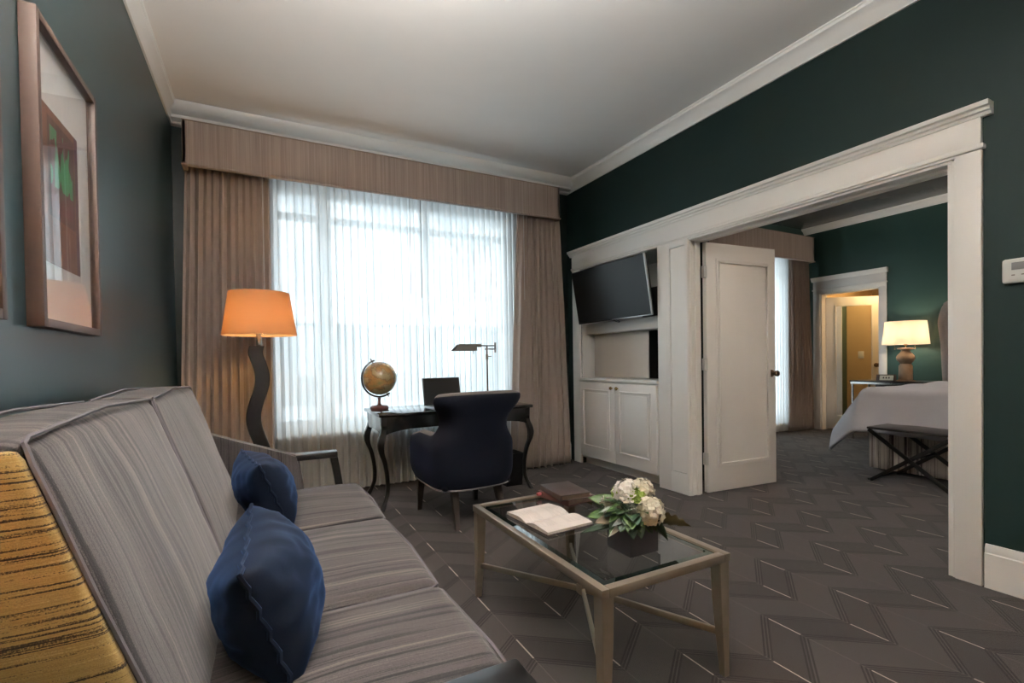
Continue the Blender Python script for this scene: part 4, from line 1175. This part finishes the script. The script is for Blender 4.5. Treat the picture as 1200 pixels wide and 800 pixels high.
for yy, zz in ((by1-.01, .015), (by0+.01, .015), ((by0+by1)/2, .245)):
    MB().tube([(bx0_, yy, zz), (bx1_, yy, zz)], .010, 8).obj('crossbar', 'ebony', bn)

# nightstand
ns = thing('nightstand', 'nightstand with thin dark top and metal frame between bed and mirrored door', 'table', (7.45, 3.3, 0))
nx0, nx1, ny0, ny1, nz = 7.22, 7.68, 2.86, 3.70, .81
bx((nx0, ny0, nz-.018), (nx1, ny1, nz), .003).obj('table_top', 'ebony', ns)
MB().box((nx0+.005, ny0+.01, nz-.05), (nx1-.005, ny1-.01, nz-.018), .003).obj('metal_band', 'steel', ns)
bx((nx0+.03, ny0+.04, .40), (nx1-.01, ny1-.30, nz-.05), .004).obj('drawer_case', 'ebony2', ns)
for x in (nx0+.022, nx1-.022):
    for y in (ny0+.03, ny1-.03):
        MB().tube([(x, y, nz-.05), (x, y, 0)], .014, 10).obj('leg', 'steel', ns)
MB().box((nx0+.01, ny0+.02, .12), (nx1-.01, ny1-.02, .135), .003).obj('lower_shelf', 'ebony2', ns)

# bedside lamp
bx_, by_ = 7.42, 3.13
bl = thing('bedside_lamp', 'lit cream-shaded table lamp with turned tan ceramic base on the nightstand', 'lamp', (bx_, by_, nz))
drum((bx_, by_), .245, .215, 1.285, 1.585, 'shadecream', bl)
MB().lathe([(0, 0), (.10, 0), (.10, .012), (.075, .016), (.072, .20), (.060, .215), (.056, .225), (.070, .245), (.092, .275), (.098, .305), (.088, .335), (.055, .375), (.045, .395), (.052, .41), (.085, .415), (.085, .428), (.02, .435), (0, .437)], (bx_, by_, nz), 32).obj('base', 'gourd', bl)
MB().tube([(bx_, by_, nz+.43), (bx_, by_, 1.60)], .006, 8).lathe([(.018, 1.27), (.018, 1.33)], (bx_, by_, 0), 12).obj('socket', 'brass', bl)
for s_ in (-1, 1):
    MB().tube([(bx_-.02, by_+s_*.11, 1.34), (bx_-.02, by_+s_*.11, 1.232)], .0018, 5).lathe([(0, 0), (.005, .003), (.006, .012), (0, .018)], (bx_-.02, by_+s_*.11, 1.218), 8).obj('pull_chain', 'brass', bl)
MB().lathe([(0, 1.36), (.02, 1.37), (.034, 1.42), (.03, 1.46), (0, 1.485)], (bx_+.02, by_, 0), 16).obj('bulb', 'bulb2', bl)
MB().tube([(bx_, by_-.21, 1.58), (bx_, by_+.21, 1.58)], .002, 5).obj('spider', 'brass', bl)

# clock
ck = thing('desk_clock', 'small boxy clock with three dark marks in front of the bedside lamp', 'clock', (7.28, 3.27, nz))
mk = Matrix.Translation((7.28, 3.29, nz)) @ Matrix.Rotation(math.radians(6), 4, 'Z')
MB().extrude_outline([(-.03, 0), (-.012, .085), (.035, .085), (.035, 0)], lambda p, q, d: mk @ Vector((p, d, q)), -.10, .10).obj('case', 'grain', ck)
fcm = lambda p, q, d: mk @ Vector((-.0325+q*.2118+p, d, q))
MB().extrude_outline([(-.002, .012), (-.002, .075), (.003, .075), (.003, .012)], fcm, -.09, .06).obj('face', 'petal', ck)
w = MB()
for i in range(3): w.extrude_outline([(-.004, .034), (-.004, .055), (.0, .055), (.0, .034)], fcm, -.05+i*.03, -.036+i*.03)
w.obj('digit', 'ink', ck)

# ------------------------------------------------------------------ light
wd = bpy.data.worlds.new('overcast_sky'); S.world = wd; wd.use_nodes = True
k = NT(wd.node_tree); bg = wd.node_tree.nodes['Background']
tc = k.n('ShaderNodeTexCoord'); sp_ = k.n('ShaderNodeSeparateXYZ'); k.l(tc.outputs['Generated'], sp_.inputs[0])
k.l(k.ramp(sp_.outputs[2], [(0, (.86, .92, 1.0)), (1, (.76, .87, 1.0))]), bg.inputs[0])
bg.inputs[1].default_value = 2.1
for i, W in enumerate((W1, W2)):
    ld = bpy.data.lights.new('window_portal', 'AREA'); ld.shape = 'RECTANGLE'; ld.size = W[1]-W[0]; ld.size_y = W[3]-W[2]
    ld.cycles.is_portal = True
    lo = bpy.data.objects.new('window_portal', ld); C.objects.link(lo)
    lo.location = ((W[0]+W[1])/2, YW+.27, (W[2]+W[3])/2); lo.rotation_euler = (-PI/2, 0, 0)

# ------------------------------------------------------------------ camera
cd = bpy.data.cameras.new('camera'); cam = bpy.data.objects.new('camera', cd); C.objects.link(cam); S.camera = cam
f_, yaw, pit, rol, cy_ = 559.907, 4.82418944e-01, -1.43065978e-02, -1.54981895e-02, 429.97
Fv = Vector((math.sin(yaw)*math.cos(pit), math.cos(yaw)*math.cos(pit), math.sin(pit)))
rt = Vector((math.cos(yaw), -math.sin(yaw), 0)); upv = rt.cross(Fv)
r2 = rt*math.cos(rol)+upv*math.sin(rol); u2 = upv*math.cos(rol)-rt*math.sin(rol)
cam.matrix_world = Matrix(((r2.x, u2.x, -Fv.x, 0), (r2.y, u2.y, -Fv.y, 0), (r2.z, u2.z, -Fv.z, 1.16), (0, 0, 0, 1)))
cd.sensor_fit = 'HORIZONTAL'; cd.sensor_width = 36; cd.lens = 36*f_/1200; cd.shift_y = (cy_-400)/1200; cd.clip_start = .02
S.view_settings.view_transform = 'Standard'; S.view_settings.look = 'None'; S.view_settings.gamma = 1
S.view_settings.use_curve_mapping = False; S.view_settings.exposure = 1.5
